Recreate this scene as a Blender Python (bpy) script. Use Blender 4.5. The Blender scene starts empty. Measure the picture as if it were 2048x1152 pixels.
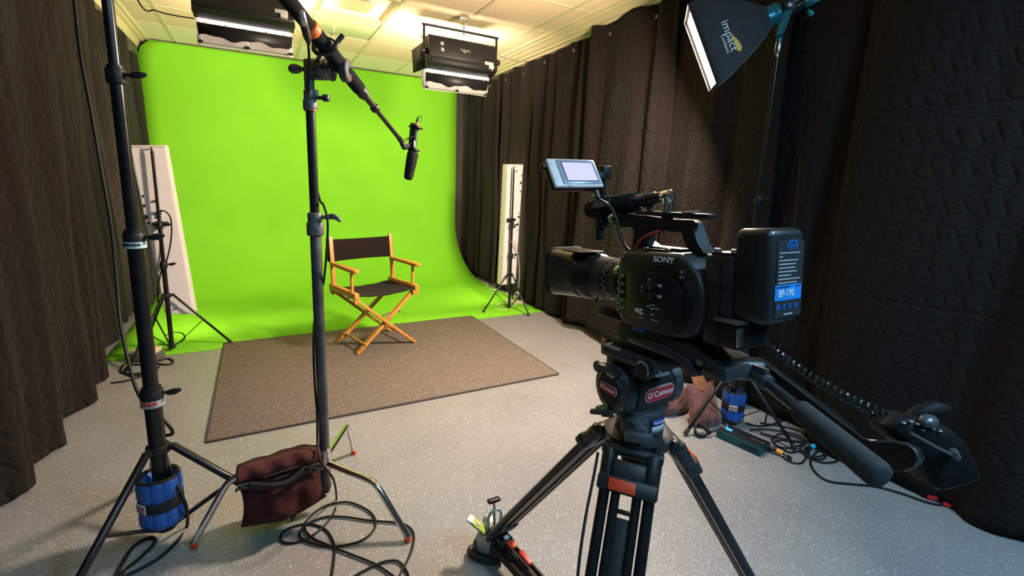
import bpy, bmesh, math, random
from mathutils import Vector as V, Matrix as M
random.seed(7)
SC = bpy.context.scene
COL = SC.collection
PI = math.pi
SC.view_settings.view_transform = 'Standard'
SC.view_settings.look = 'None'
SC.view_settings.gamma = 1
SC.view_settings.use_curve_mapping = False
SC.view_settings.exposure = 0.0
SC.cycles.max_bounces = 6

# ---------------------------------------------------------------- camera
FOC, YAW, PITCH, ROLL, CX, CY, EYE = 937.38, .499104, .183909, -.035968, 1024., 539.195, 1.4
FW = V((math.sin(YAW)*math.cos(PITCH), math.cos(YAW)*math.cos(PITCH), -math.sin(PITCH)))
RT = V((math.cos(YAW), -math.sin(YAW), 0))
DN = FW.cross(RT)
RT, DN = math.cos(ROLL)*RT+math.sin(ROLL)*DN, -math.sin(ROLL)*RT+math.cos(ROLL)*DN
cd = bpy.data.cameras.new('camera')
cam = bpy.data.objects.new('camera', cd)
COL.objects.link(cam)
cd.sensor_width = 36
cd.lens = FOC/2048*36
cd.shift_y = -(576-CY)/2048
cd.clip_start = .02
mw = M.Identity(4)
for i in range(3):
    mw[i][0] = RT[i]; mw[i][1] = -DN[i]; mw[i][2] = -FW[i]
mw[2][3] = EYE
cam.matrix_world = mw
SC.camera = cam

# survey helpers: where a sight line through a point of the photograph meets a real plane of the room
def ray(x, y): return FW+RT*((x-CX)/FOC)+DN*((y-CY)/FOC)
def fz(x, y, z=0.):
    v = ray(x, y); return V((0, 0, EYE))+v*((z-EYE)/v.z)
def fy(x, y, Y):
    v = ray(x, y); return V((0, 0, EYE))+v*(Y/v.y)
def fx(x, y, X):
    v = ray(x, y); return V((0, 0, EYE))+v*(X/v.x)
def dp(x, y, t): return V((0, 0, EYE))+ray(x, y)*t

# ---------------------------------------------------------------- materials
def lin(c):
    return tuple((x/12.92 if x <= .04045 else ((x+.055)/1.055)**2.4) for x in c)
MATS = {}
def mat(name, col, rough=.5, metal=0., emit=None, estr=0., noise=0., nscale=40., bump=0., bscale=200., coat=0., spec=.5, sheen=0.):
    if name in MATS: return MATS[name]
    m = bpy.data.materials.new(name); m.use_nodes = True
    nt = m.node_tree; b = nt.nodes['Principled BSDF']
    b.inputs['Base Color'].default_value = (*col, 1)
    b.inputs['Roughness'].default_value = rough
    b.inputs['Metallic'].default_value = metal
    b.inputs['Specular IOR Level'].default_value = spec
    b.inputs['Coat Weight'].default_value = coat
    b.inputs['Sheen Weight'].default_value = sheen
    if emit:
        b.inputs['Emission Color'].default_value = (*emit, 1)
        b.inputs['Emission Strength'].default_value = estr
    tc = nt.nodes.new('ShaderNodeTexCoord')
    if noise:
        n = nt.nodes.new('ShaderNodeTexNoise'); n.inputs['Scale'].default_value = nscale; n.inputs['Detail'].default_value = 4
        nt.links.new(tc.outputs['Object'], n.inputs['Vector'])
        r = nt.nodes.new('ShaderNodeValToRGB')
        r.color_ramp.elements[0].position = .3; r.color_ramp.elements[1].position = .7
        r.color_ramp.elements[0].color = (*[c*(1-noise) for c in col], 1)
        r.color_ramp.elements[1].color = (*[min(1, c*(1+noise)) for c in col], 1)
        nt.links.new(n.outputs['Fac'], r.inputs['Fac'])
        nt.links.new(r.outputs['Color'], b.inputs['Base Color'])
    if bump:
        n = nt.nodes.new('ShaderNodeTexNoise'); n.inputs['Scale'].default_value = bscale; n.inputs['Detail'].default_value = 3
        nt.links.new(tc.outputs['Object'], n.inputs['Vector'])
        bp = nt.nodes.new('ShaderNodeBump'); bp.inputs['Strength'].default_value = bump; bp.inputs['Distance'].default_value = .004
        nt.links.new(n.outputs['Fac'], bp.inputs['Height'])
        nt.links.new(bp.outputs['Normal'], b.inputs['Normal'])
    MATS[name] = m
    return m

black = mat('black_plastic', (.011, .011, .012), .45, noise=.3, nscale=60, spec=.35)
satin = mat('black_satin_metal', (.012, .012, .013), .36, .1, noise=.25, nscale=50, spec=.35)
gloss = mat('black_gloss', (.007, .007, .008), .34, noise=.2, spec=.35)
blackm = mat('black_painted_tube', (.013, .013, .014), .28, .35, noise=.3, nscale=30)
foam = mat('black_foam', (.017, .017, .018), .95, noise=.5, nscale=400, bump=.6, bscale=900, spec=.15)
rubber = mat('black_rubber', (.012, .012, .012), .6, noise=.3, nscale=90)
cablem = mat('black_cable', (.009, .009, .010), .58, noise=.2, nscale=90, spec=.25)
chrome = mat('chrome', (.72, .72, .72), .13, 1., noise=.05, nscale=12)
steel = mat('brushed_steel', (.5, .5, .5), .3, 1., noise=.1, nscale=50)
castgrey = mat('cast_grey_metal', (.12, .125, .130), .46, .35, noise=.25, nscale=40, bump=.15, bscale=300)
darkgrey = mat('dark_grey_casting', (.045, .052, .056), .45, .25, noise=.3, nscale=50, bump=.15, bscale=260)
column = mat('worn_grey_column', (.085, .083, .08), .34, .5, noise=.4, nscale=14)
wood = None
orange = mat('orange_paint', (.85, .17, .02), .5, noise=.1)
orangered = mat('orange_red_plastic', (.72, .06, .015), .45, noise=.12)
redp = mat('red_plastic', (.55, .02, .02), .4, noise=.12)
white = mat('white_print', (.8, .8, .8), .5, noise=.03)
whitepaint = mat('white_enamel', (.74, .70, .69), .42, noise=.04, nscale=8)
canvas = mat('dark_canvas', (.0125, .0070, .0062), .85, noise=.25, nscale=300, bump=.4, bscale=700, sheen=.03, spec=.15)
maroon = mat('maroon_nylon', (.046, .0095, .0105), .75, noise=.3, nscale=25, bump=.35, bscale=350, sheen=.03, spec=.2)
maroonl = mat('faded_maroon_nylon', (.115, .036, .035), .72, noise=.3, nscale=22, bump=.35, bscale=350, sheen=.25)
webbing = mat('black_webbing', (.008, .0085, .0095), .75, noise=.3, nscale=300, bump=.5, bscale=500)
thread = mat('pale_thread', (.33, .28, .27), .8, noise=.2)
bluef = mat('blue_nylon', (.010, .085, .36), .55, noise=.25, nscale=30, bump=.25, bscale=120, sheen=.1)
bluel = mat('blue_label', (.02, .20, .62), .5, noise=.1)
deepblue = mat('deep_blue_sticker', (.015, .05, .33), .4, noise=.1)
cyanp = mat('cyan_plastic', (.02, .42, .62), .4, noise=.1)
teal = mat('teal_anodised', (.012, .098, .125), .33, .5, noise=.15, nscale=60)
tealb = mat('bright_teal_metal', (.02, .20, .27), .33, .5, noise=.15, nscale=60)
yellow = mat('yellow_plastic', (.82, .46, .01), .45, noise=.1)
amber = mat('amber_plastic', (.85, .33, .02), .45, noise=.1)
cream = mat('cream_plastic', (.62, .52, .36), .5, noise=.1)
limegreen = mat('lime_paint', (.28, .42, .05), .5, noise=.3, nscale=60)
greyrubber = mat('grey_wheel_rubber', (.075, .08, .07), .6, noise=.2)
lightgrey = mat('light_grey_plastic', (.78, .66, .62), .4, noise=.06)
zinc = mat('zinc_plate', (.38, .40, .40), .4, .7, noise=.2, nscale=40)
brownsteel = mat('scuffed_brown_steel', (.030, .024, .022), .5, .2, noise=.4, nscale=30)
gel = mat('diffusion_gel', (.62, .58, .52), .6, noise=.05)
greendark = mat('green_level', (.10, .20, .05), .2, noise=.1)

def nodes_of(m):
    nt = m.node_tree
    return nt, nt.nodes['Principled BSDF'], nt.nodes.new, nt.links.new

def wood_mat():
    m = mat('golden_wood', (.62, .27, .055), .42, coat=.15)
    nt, b, N, L = nodes_of(m)
    tc = N('ShaderNodeTexCoord'); mp = N('ShaderNodeMapping'); mp.inputs['Scale'].default_value = (30, 30, 4)
    n = N('ShaderNodeTexNoise'); n.inputs['Scale'].default_value = 3; n.inputs['Detail'].default_value = 6; n.inputs['Distortion'].default_value = .8
    r = N('ShaderNodeValToRGB')
    r.color_ramp.elements[0].position = .3; r.color_ramp.elements[0].color = (.48, .185, .03, 1)
    r.color_ramp.elements[1].position = .7; r.color_ramp.elements[1].color = (.70, .32, .07, 1)
    L(tc.outputs['Object'], mp.inputs['Vector']); L(mp.outputs['Vector'], n.inputs['Vector']); L(n.outputs['Fac'], r.inputs['Fac']); L(r.outputs['Color'], b.inputs['Base Color'])
    return m
wood = wood_mat()

def floor_mat():
    m = mat('speckled_vinyl', (.3, .3, .3), .42)
    nt, b, N, L = nodes_of(m)
    tc = N('ShaderNodeTexCoord')
    n = N('ShaderNodeTexNoise'); n.inputs['Scale'].default_value = 2.2; n.inputs['Detail'].default_value = 5
    r = N('ShaderNodeValToRGB'); r.color_ramp.elements[0].position = .35; r.color_ramp.elements[1].position = .7
    r.color_ramp.elements[0].color = (.225, .22, .22, 1); r.color_ramp.elements[1].color = (.265, .26, .258, 1)
    L(tc.outputs['Object'], n.inputs['Vector']); L(n.outputs['Fac'], r.inputs['Fac'])
    prev = r.outputs['Color']
    for sc, thr, col, k in ((85, .20, (.78, .78, .78, 1), .75), (120, .22, (.08, .08, .09, 1), .5), (170, .27, (.46, .45, .44, 1), .7)):
        v = N('ShaderNodeTexVoronoi'); v.inputs['Scale'].default_value = sc
        L(tc.outputs['Object'], v.inputs['Vector'])
        c = N('ShaderNodeMath'); c.operation = 'LESS_THAN'; c.inputs[1].default_value = thr
        L(v.outputs['Distance'], c.inputs[0])
        sp = N('ShaderNodeSeparateColor'); L(v.outputs['Color'], sp.inputs['Color'])
        g = N('ShaderNodeMath'); g.operation = 'GREATER_THAN'; g.inputs[1].default_value = .35
        L(sp.outputs['Red'], g.inputs[0])
        mu = N('ShaderNodeMath'); mu.operation = 'MULTIPLY'; L(c.outputs[0], mu.inputs[0]); L(g.outputs[0], mu.inputs[1])
        m2 = N('ShaderNodeMath'); m2.operation = 'MULTIPLY'; m2.inputs[1].default_value = k; L(mu.outputs[0], m2.inputs[0])
        mx = N('ShaderNodeMix'); mx.data_type = 'RGBA'
        L(m2.outputs[0], mx.inputs['Factor']); L(prev, mx.inputs['A']); mx.inputs['B'].default_value = col
        prev = mx.outputs['Result']
    L(prev, b.inputs['Base Color'])
    return m
floorm = floor_mat()

def rug_mat():
    m = mat('grey_brown_loop_pile', (.16, .125, .10), .95, spec=.1)
    nt, b, N, L = nodes_of(m)
    tc = N('ShaderNodeTexCoord')
    n = N('ShaderNodeTexNoise'); n.inputs['Scale'].default_value = 140; n.inputs['Detail'].default_value = 3
    r = N('ShaderNodeValToRGB'); r.color_ramp.elements[0].position = .38; r.color_ramp.elements[1].position = .62
    r.color_ramp.elements[0].color = (.115, .092, .076, 1); r.color_ramp.elements[1].color = (.225, .186, .155, 1)
    L(tc.outputs['Object'], n.inputs['Vector']); L(n.outputs['Fac'], r.inputs['Fac']); L(r.outputs['Color'], b.inputs['Base Color'])
    bp = N('ShaderNodeBump'); bp.inputs['Strength'].default_value = .8; bp.inputs['Distance'].default_value = .006
    L(n.outputs['Fac'], bp.inputs['Height']); L(bp.outputs['Normal'], b.inputs['Normal'])
    return m
rugm = rug_mat()

def tile_mat():
    m = mat('ceiling_tile', (.66, .58, .44), .9, spec=.1)
    nt, b, N, L = nodes_of(m)
    tc = N('ShaderNodeTexCoord')
    n = N('ShaderNodeTexNoise'); n.inputs['Scale'].default_value = 60; n.inputs['Detail'].default_value = 6; n.inputs['Roughness'].default_value = .7
    r = N('ShaderNodeValToRGB'); r.color_ramp.elements[0].position = .3; r.color_ramp.elements[1].position = .55
    r.color_ramp.elements[0].color = (.58, .45, .28, 1); r.color_ramp.elements[1].color = (.86, .69, .46, 1)
    bp = N('ShaderNodeBump'); bp.inputs['Strength'].default_value = .5; bp.inputs['Distance'].default_value = .006
    L(tc.outputs['Object'], n.inputs['Vector']); L(n.outputs['Fac'], r.inputs['Fac']); L(r.outputs['Color'], b.inputs['Base Color'])
    L(n.outputs['Fac'], bp.inputs['Height']); L(bp.outputs['Normal'], b.inputs['Normal'])
    return m
tilem = tile_mat()
tilesmooth = mat('smooth_ceiling_board', (.88, .77, .62), .8, noise=.03, nscale=5)
tbar = mat('grid_bar_enamel', (.62, .58, .34), .5, noise=.05)
crownm = mat('cream_moulding', (.74, .63, .38), .5, noise=.06, nscale=6)
wallm = mat('dark_wall_paint', (.045, .04, .032), .8, noise=.15, nscale=4)
greenm = mat('chroma_green', (.180, .54, .018), .75, noise=.04, nscale=2.5, spec=.2)

def quilt_mat():
    m = mat('black_quilted_blanket', (.0125, .0092, .0076), .85, sheen=.04, spec=.12)
    nt, b, N, L = nodes_of(m)
    b.inputs['Sheen Roughness'].default_value = .5
    uv = N('ShaderNodeUVMap'); uv.uv_map = 'cloth'
    sp = N('ShaderNodeSeparateXYZ'); L(uv.outputs['UV'], sp.inputs['Vector'])
    def mth(op, a, bb=None, c=None):
        n = N('ShaderNodeMath'); n.operation = op
        for i, q in enumerate((a, bb, c)):
            if q is None: continue
            if isinstance(q, (int, float)): n.inputs[i].default_value = q
            else: L(q, n.inputs[i])
        return n.outputs[0]
    nz = N('ShaderNodeTexNoise'); nz.inputs['Scale'].default_value = 5; nz.inputs['Detail'].default_value = 2
    L(uv.outputs['UV'], nz.inputs['Vector'])
    wob = mth('MULTIPLY', nz.outputs['Fac'], .03)
    tri = mth('PINGPONG', mth('ADD', sp.outputs['Y'], wob), .075)
    p = mth('ADD', mth('DIVIDE', mth('ADD', sp.outputs['X'], wob), .085), mth('MULTIPLY', tri, 6.5))
    f = mth('FRACT', p)
    d = mth('ABSOLUTE', mth('SUBTRACT', f, .5))
    ln = mth('MULTIPLY', mth('MINIMUM', mth('SUBTRACT', .5, d), .2), 5.)
    seam = mth('PINGPONG', sp.outputs['Y'], .45)
    sl = mth('MULTIPLY', mth('MINIMUM', seam, .012), 83.)
    h = mth('MULTIPLY', ln, sl)
    mp = N('ShaderNodeMapping'); mp.inputs['Scale'].default_value = (16, 48, 1); L(uv.outputs['UV'], mp.inputs['Vector'])
    n2 = N('ShaderNodeTexNoise'); n2.inputs['Scale'].default_value = 1; n2.inputs['Detail'].default_value = 5; n2.inputs['Distortion'].default_value = 1.2
    L(mp.outputs['Vector'], n2.inputs['Vector'])
    mp3 = N('ShaderNodeMapping'); mp3.inputs['Scale'].default_value = (11, 2.2, 1); L(uv.outputs['UV'], mp3.inputs['Vector'])
    n3 = N('ShaderNodeTexNoise'); n3.inputs['Scale'].default_value = 1; n3.inputs['Detail'].default_value = 4; n3.inputs['Distortion'].default_value = .8
    L(mp3.outputs['Vector'], n3.inputs['Vector'])
    hh = mth('ADD', mth('ADD', mth('MULTIPLY', h, .42), mth('MULTIPLY', n2.outputs['Fac'], .75)), mth('MULTIPLY', n3.outputs['Fac'], .8))
    bp = N('ShaderNodeBump'); bp.inputs['Strength'].default_value = .8; bp.inputs['Distance'].default_value = .018
    L(hh, bp.inputs['Height']); L(bp.outputs['Normal'], b.inputs['Normal'])
    return m
quilt = quilt_mat()

# ---------------------------------------------------------------- mesh builder
WM = {}
class MB:
    def __init__(s):
        s.bm = bmesh.new(); s.mi = 0
    def _tag(s, n0):
        s.bm.faces.ensure_lookup_table()
        for f in s.bm.faces[n0:]: f.material_index = s.mi
    def box(s, c, size, rot=None, bev=0., seg=2):
        n0 = len(s.bm.faces)
        t = bmesh.new()
        bmesh.ops.create_cube(t, size=1)
        for v in t.verts: v.co = V((v.co.x*size[0], v.co.y*size[1], v.co.z*size[2]))
        if bev: bmesh.ops.bevel(t, geom=t.edges[:], offset=min(bev, min(size)*.45), segments=seg, profile=.5, affect='EDGES')
        mm = M.Translation(V(c)) @ (rot.to_4x4() if rot is not None else M.Identity(4))
        s.add(t, mm); s._tag(n0); return s
    def add(s, t, mm=None):
        if mm is not None: t.transform(mm)
        me = bpy.data.meshes.new('tmp'); t.to_mesh(me); t.free(); s.bm.from_mesh(me); bpy.data.meshes.remove(me)
    def beam(s, a, b, w, h, up=(0, 0, 1), bev=0., seg=2):
        a = V(a); b = V(b); d = (b-a); L = d.length; d.normalize()
        x = d.cross(V(up))
        if x.length < 1e-4: x = d.cross(V((1, 0, 0)))
        x.normalize(); u = x.cross(d)
        return s.box((a+b)/2, (w, L, h), M((x, d, u)).transposed(), bev, seg)
    def cyl(s, a, b, r, r2=None, n=18, bev=0.):
        r2 = r if r2 is None else r2
        prof = [(0, 0), (0, r), (1, r2), (1, 0)]
        L = (V(b)-V(a)).length
        if bev:
            e = bev/L
            prof = [(0, 0), (0, r-bev), (e*.35, r-bev*.3), (e, r), (1-e, r2), (1-e*.35, r2-bev*.3), (1, r2-bev), (1, 0)]
        return s.lathe(a, V(b)-V(a), [(t*L, q) for t, q in prof], n)
    def lathe(s, o, axis, prof, n=28, rf=None):
        n0 = len(s.bm.faces)
        o = V(o); d = V(axis).normalized()
        x = d.cross(V((0, 0, 1)))
        if x.length < 1e-4: x = V((1, 0, 0))
        x.normalize(); y = d.cross(x)
        rings = []
        for i, (t, r) in enumerate(prof):
            if r <= 1e-6: rings.append([s.bm.verts.new(o+d*t)])
            else:
                q = []
                for k in range(n):
                    a = 2*PI*k/n
                    rr = r*(rf(a, i) if rf else 1)
                    q.append(s.bm.verts.new(o+d*t+x*rr*math.cos(a)+y*rr*math.sin(a)))
                rings.append(q)
        for A, B in zip(rings, rings[1:]):
            for k in range(n):
                k2 = (k+1) % n
                if len(A) == 1 and len(B) == 1: continue
                if len(A) == 1: s.bm.faces.new((A[0], B[k2], B[k]))
                elif len(B) == 1: s.bm.faces.new((A[k], A[k2], B[0]))
                else: s.bm.faces.new((A[k], A[k2], B[k2], B[k]))
        s._tag(n0); return s
    def tube(s, pts, r, n=8, sm=0, closed=False, taper=None):
        n0 = len(s.bm.faces)
        P = [V(p) for p in pts]
        if sm: P = spline(P, sm, closed)
        rings = []
        m = len(P)
        up = None
        for i, p in enumerate(P):
            if closed: d = P[(i+1) % m]-P[i-1]
            else: d = P[min(i+1, m-1)]-P[max(i-1, 0)]
            if d.length < 1e-9: d = V((0, 0, 1))
            d.normalize()
            if up is None:
                up = d.cross(V((0, 0, 1)))
                if up.length < 1e-3: up = d.cross(V((1, 0, 0)))
            up = (up-d*up.dot(d))
            if up.length < 1e-6: up = d.orthogonal()
            up.normalize(); w = d.cross(up)
            rr = r if taper is None else r*taper(i/(m-1))
            rings.append([s.bm.verts.new(p+(up*math.cos(2*PI*k/n)+w*math.sin(2*PI*k/n))*rr) for k in range(n)])
        pairs = list(zip(rings, rings[1:]))
        if closed: pairs.append((rings[-1], rings[0]))
        for A, B in pairs:
            for k in range(n): s.bm.faces.new((A[k], A[(k+1) % n], B[(k+1) % n], B[k]))
        if not closed:
            s.bm.faces.new(rings[0][::-1]); s.bm.faces.new(rings[-1])
        s._tag(n0); return s
    def prism(s, poly, o, u, v, depth, bev=0., seg=2):
        """polygon in the (u,v) plane through o, thickened by depth along u x v, centred"""
        n0 = len(s.bm.faces)
        o = V(o); u = V(u).normalized(); v = V(v).normalized(); w = u.cross(v)
        t = bmesh.new()
        A = [t.verts.new(o+u*a+v*b-w*depth/2) for a, b in poly]
        B = [t.verts.new(o+u*a+v*b+w*depth/2) for a, b in poly]
        t.faces.new(A[::-1]); t.faces.new(B)
        k = len(poly)
        for i in range(k): t.faces.new((A[i], A[(i+1) % k], B[(i+1) % k], B[i]))
        bmesh.ops.recalc_face_normals(t, faces=t.faces[:])
        if bev:
            es = [e for e in t.edges if len(e.link_faces) == 2 and e.calc_face_angle() > .6]
            bmesh.ops.bevel(t, geom=es, offset=bev, segments=seg, profile=.5, affect='EDGES', clamp_overlap=True)
        s.add(t); s._tag(n0); return s
    def grid(s, rows, closed_u=False):
        n0 = len(s.bm.faces)
        R = [[s.bm.verts.new(V(p)) for p in r] for r in rows]
        for A, B in zip(R, R[1:]):
            k = len(A)
            for i in range(k if closed_u else k-1): s.bm.faces.new((A[i], A[(i+1) % k], B[(i+1) % k], B[i]))
        s._tag(n0); return s
    def ball(s, c, r, sc=(1, 1, 1), rot=None, n=16):
        n0 = len(s.bm.faces)
        t = bmesh.new(); bmesh.ops.create_uvsphere(t, u_segments=n, v_segments=max(6, n//2), radius=r)
        mm = M.Translation(V(c)) @ (rot.to_4x4() if rot is not None else M.Identity(4)) @ M.Diagonal((*sc, 1))
        s.add(t, mm); s._tag(n0); return s
    def build(s, name, mats, parent=None, local=False, smooth=True, ang=38, recalc=True, sol=0.):
        bm = s.bm
        if recalc: bmesh.ops.recalc_face_normals(bm, faces=bm.faces[:])
        if parent is not None and not local:
            bm.transform(WM[parent.name].inverted())
        for f in bm.faces: f.smooth = smooth
        for e in bm.edges:
            e.smooth = not (len(e.link_faces) == 2 and e.calc_face_angle(0) > math.radians(ang))
        me = bpy.data.meshes.new(name); bm.to_mesh(me); bm.free()
        o = bpy.data.objects.new(name, me); COL.objects.link(o)
        for q in (mats if isinstance(mats, (list, tuple)) else [mats]): me.materials.append(q)
        if parent is not None:
            o.parent = parent; WM[o.name] = WM[parent.name].copy()
        else: WM[o.name] = M.Identity(4)
        if sol:
            md = o.modifiers.new('thickness', 'SOLIDIFY'); md.thickness = sol; md.offset = 0
        return o

def spline(P, sub, closed=False):
    out = []; n = len(P)
    rng = range(n if closed else n-1)
    for i in rng:
        if closed: p0, p1, p2, p3 = P[i-1], P[i], P[(i+1) % n], P[(i+2) % n]
        else: p0, p1, p2, p3 = P[max(i-1, 0)], P[i], P[i+1], P[min(i+2, n-1)]
        for k in range(sub):
            t = k/sub
            out.append(.5*((2*p1)+(p2-p0)*t+(2*p0-5*p1+4*p2-p3)*t*t+(3*p1-p0-3*p2+p3)*t**3))
    if not closed: out.append(P[-1])
    return out

def thing(name, label, cat, loc=(0, 0, 0), rot=(0, 0, 0), group=None):
    o = bpy.data.objects.new(name, None); COL.objects.link(o)
    o.location = loc; o.rotation_euler = rot; o.empty_display_size = .05
    from mathutils import Euler
    WM[o.name] = M.Translation(V(loc)) @ Euler(rot).to_matrix().to_4x4()
    tag(o, label, cat, group); return o
def tag(o, label, cat, group=None):
    o['label'] = label; o['category'] = cat
    if group: o['group'] = group
    return o
def struct(o):
    o['kind'] = 'structure'; return o
def text(name, body, size, m, parent, o, u, v, local=False, ext=.0004, align='CENTER', shear=0., sx=1.):
    cu = bpy.data.curves.new(name, 'FONT'); cu.body = body; cu.size = size; cu.extrude = ext
    cu.align_x = align; cu.align_y = 'CENTER'; cu.shear = shear; cu.resolution_u = 3
    cu.materials.append(m)
    ob = bpy.data.objects.new(name, cu); COL.objects.link(ob)
    u = V(u).normalized(); v = V(v).normalized(); w = u.cross(v); v = w.cross(u)
    mm = M.Identity(4)
    for i in range(3): mm[i][0] = u[i]*sx; mm[i][1] = v[i]; mm[i][2] = w[i]; mm[i][3] = o[i]
    me = bpy.data.meshes.new_from_object(ob)
    bpy.data.objects.remove(ob)
    ob = bpy.data.objects.new(name, me); COL.objects.link(ob)
    ob.parent = parent
    ob.matrix_local = mm if local else WM[parent.name].inverted() @ mm
    return ob
def lamp(name, kind, loc, target, energy, color, size=(.5, .5), parent=None, spread=None):
    ld = bpy.data.lights.new(name, kind); ld.energy = energy; ld.color = color
    if kind == 'AREA':
        ld.shape = 'RECTANGLE'; ld.size, ld.size_y = size
        if spread: ld.spread = spread
    o = bpy.data.objects.new(name, ld); COL.objects.link(o)
    d = (V(target)-V(loc)).normalized()
    mm = d.to_track_quat('-Z', 'Y').to_matrix().to_4x4(); mm.translation = V(loc)
    if parent is not None:
        o.parent = parent; o.matrix_local = WM[parent.name].inverted() @ mm
    else: o.matrix_world = mm
    return o
def rot_axes(x, y, z): return M((x, y, z)).transposed()

# ================================================================ THE ROOM
XL, XR, YB, YF, ZC = -1.14, 2.90, 6.80, -2.6, 2.80
def slab(name, c, size, m): return struct(MB().box(c, size).build(name, m))
slab('floor', ((XL+XR)/2, (YB+YF)/2, -.05), (XR-XL+.4, YB-YF+.4, .1), floorm)
slab('wall_left', (XL-.05, (YB+YF)/2, ZC/2), (.1, YB-YF+.4, ZC), wallm)
slab('wall_right', (XR+.05, (YB+YF)/2, ZC/2), (.1, YB-YF+.4, ZC), wallm)
slab('wall_back', ((XL+XR)/2, YB+.05, ZC/2), (XR-XL, .1, ZC), wallm)
slab('wall_front', ((XL+XR)/2, YF-.05, ZC/2), (XR-XL, .1, ZC), wallm)
# ceiling: board plus lay-in tiles and grid bars
slab('ceiling', ((XL+XR)/2, (YB+YF)/2, ZC+.08), (XR-XL+.4, YB-YF+.4, .1), tilesmooth)
GX = [-.70, -.095, .515, 1.13, 1.735, 2.34]
GY = [6.03, 5.38, 4.72, 4.06, 3.41, 2.76, 2.11, 1.46, .81, .16, -.49]
tiles = MB(); smooth = MB()
xs = [XL-.02]+GX+[XR+.02]; ys = [YB+.02]+GY+[YF-.02]
for i in range(len(xs)-1):
    for j in range(len(ys)-1):
        if i == 3 and j in (2, 3): continue          # vent and plain panel sit here
        tgt = smooth if j == 0 else tiles
        tgt.box(((xs[i]+xs[i+1])/2, (ys[j]+ys[j+1])/2, ZC+.012), (xs[i+1]-xs[i]-.004, ys[j]-ys[j+1]-.004, .024), bev=.004, seg=1)
struct(tiles.build('ceiling_tiles', tilem)); struct(smooth.build('ceiling_edge_tiles', tilesmooth))
g = MB()
for x in GX: g.box((x, (YB+YF)/2, ZC-.001), (.026, YB-YF, .008))
for y in GY: g.box(((XL+XR)/2, y, ZC-.0005), (XR-XL, .022, .006))
struct(g.build('trim_1', tbar))
def crown(name, pts):
    m = MB(); A = [m.bm.verts.new((x, YF, z)) for x, z in pts]; B = [m.bm.verts.new((x, YB-.02, z)) for x, z in pts]
    for i in range(len(pts)): m.bm.faces.new((A[i], A[(i+1) % len(pts)], B[(i+1) % len(pts)], B[i]))
    m.bm.faces.new(A[::-1]); m.bm.faces.new(B)
    return struct(m.build(name, crownm))
crown('trim_2', [(2.50, 2.802), (2.515, 2.789), (2.56, 2.788), (2.565, 2.78), (2.63, 2.778), (2.64, 2.77), (2.70, 2.768), (2.71, 2.758), (2.755, 2.757), (2.77, 2.74), (2.90, 2.735), (2.90, 2.80)])
crown('trim_3', [(-.935, 2.802), (-.95, 2.788), (-.985, 2.787), (-.99, 2.776), (-1.03, 2.772), (-1.04, 2.74), (-1.05, 2.70), (-1.14, 2.69), (-1.14, 2.80)])
# plain panel and square vent in the ceiling
t = tag(MB().box(((GX[2]+GX[3])/2, 5.05, ZC+.014), (.59, .635, .02), bev=.003).build('ceiling_panel', mat('panel_green_reflection', (.55, .60, .34), .35, noise=.03)), 'smooth panel coloured with a green reflection, set in the ceiling behind the beige vent', 'ceiling panel')  # green reflected from the backdrop is put into the panel's base colour
vt = thing('ceiling_vent', 'beige square ceiling vent with a raised diamond centre plate near the green screen', 'vent', (.82, 4.39, ZC))
ventm = mat('beige_vent_enamel', (.52, .40, .20), .5, noise=.05)
m = MB(); r0, r1, z0, z1 = .292, .15, ZC+.004, ZC+.05
vm = [[(.82+sx*r, 4.39+sy*r*1.06, z) for sx, sy in ((-1, -1), (1, -1), (1, 1), (-1, 1))] for r, z in ((.297, ZC-.002), (.275, ZC-.002), (.26, ZC+.045), (.0005, ZC+.06))]
m.grid(vm, closed_u=True); m.build('vent_frame', ventm, vt)
m = MB(); m.box((.82, 4.39, ZC+.006), (.24, .26, .012), bev=.004); m.build('centre_plate', mat('vent_plate', (.62, .50, .28), .45, noise=.04), vt)

# green screen: floor, sweep and wall in one sheet, with the side return
def sweep(xa, xb):
    prof = [(4.245, .003), (4.6, .003), (5.2, .003), (5.82, .003)]
    R_ = .82; yc = YB-.10-R_
    for k in range(0, 19):
        a = k/18*PI/2; prof.append((yc+R_*math.sin(a), .003+R_*(1-math.cos(a))))
    for z in (1.1, 1.5, 1.9, 2.3, 2.6, 2.70, 2.755, 2.783): prof.append((YB-.10, z))
    return prof
m = MB(); rows = []
for y, z in sweep(0, 0):
    xl, xr = -1.06, 2.635
    if z < .8: xr = 2.635+.085*(1-z/.8)**2
    if z > 2.6: xl = -1.06+.13*((z-2.6)/.183)**2
    rows.append([(xl+(xr-xl)*k/24, y, z) for k in range(25)])
m.grid(rows)
gs = m.build('green_screen', greenm, sol=.006)
tag(gs, 'bright green backdrop sweeping from the back wall onto the floor', 'backdrop')
m = MB().box((2.71, YB-.25, 2.72), (.17, .30, .045), bev=.003)
tag(m.build('curtain_rail_block', mat('olive_block', (.06, .055, .03), .6, noise=.2)), 'dark block under the moulding at the right end of the green screen', 'bracket')
m = MB().box((-1.035, 6.3, 2.60), (.06, .25, .1), bev=.003)
tag(m.build('curtain_rail_block', MATS['olive_block']), 'dark block under the moulding at the left end of the green screen', 'bracket')

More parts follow.
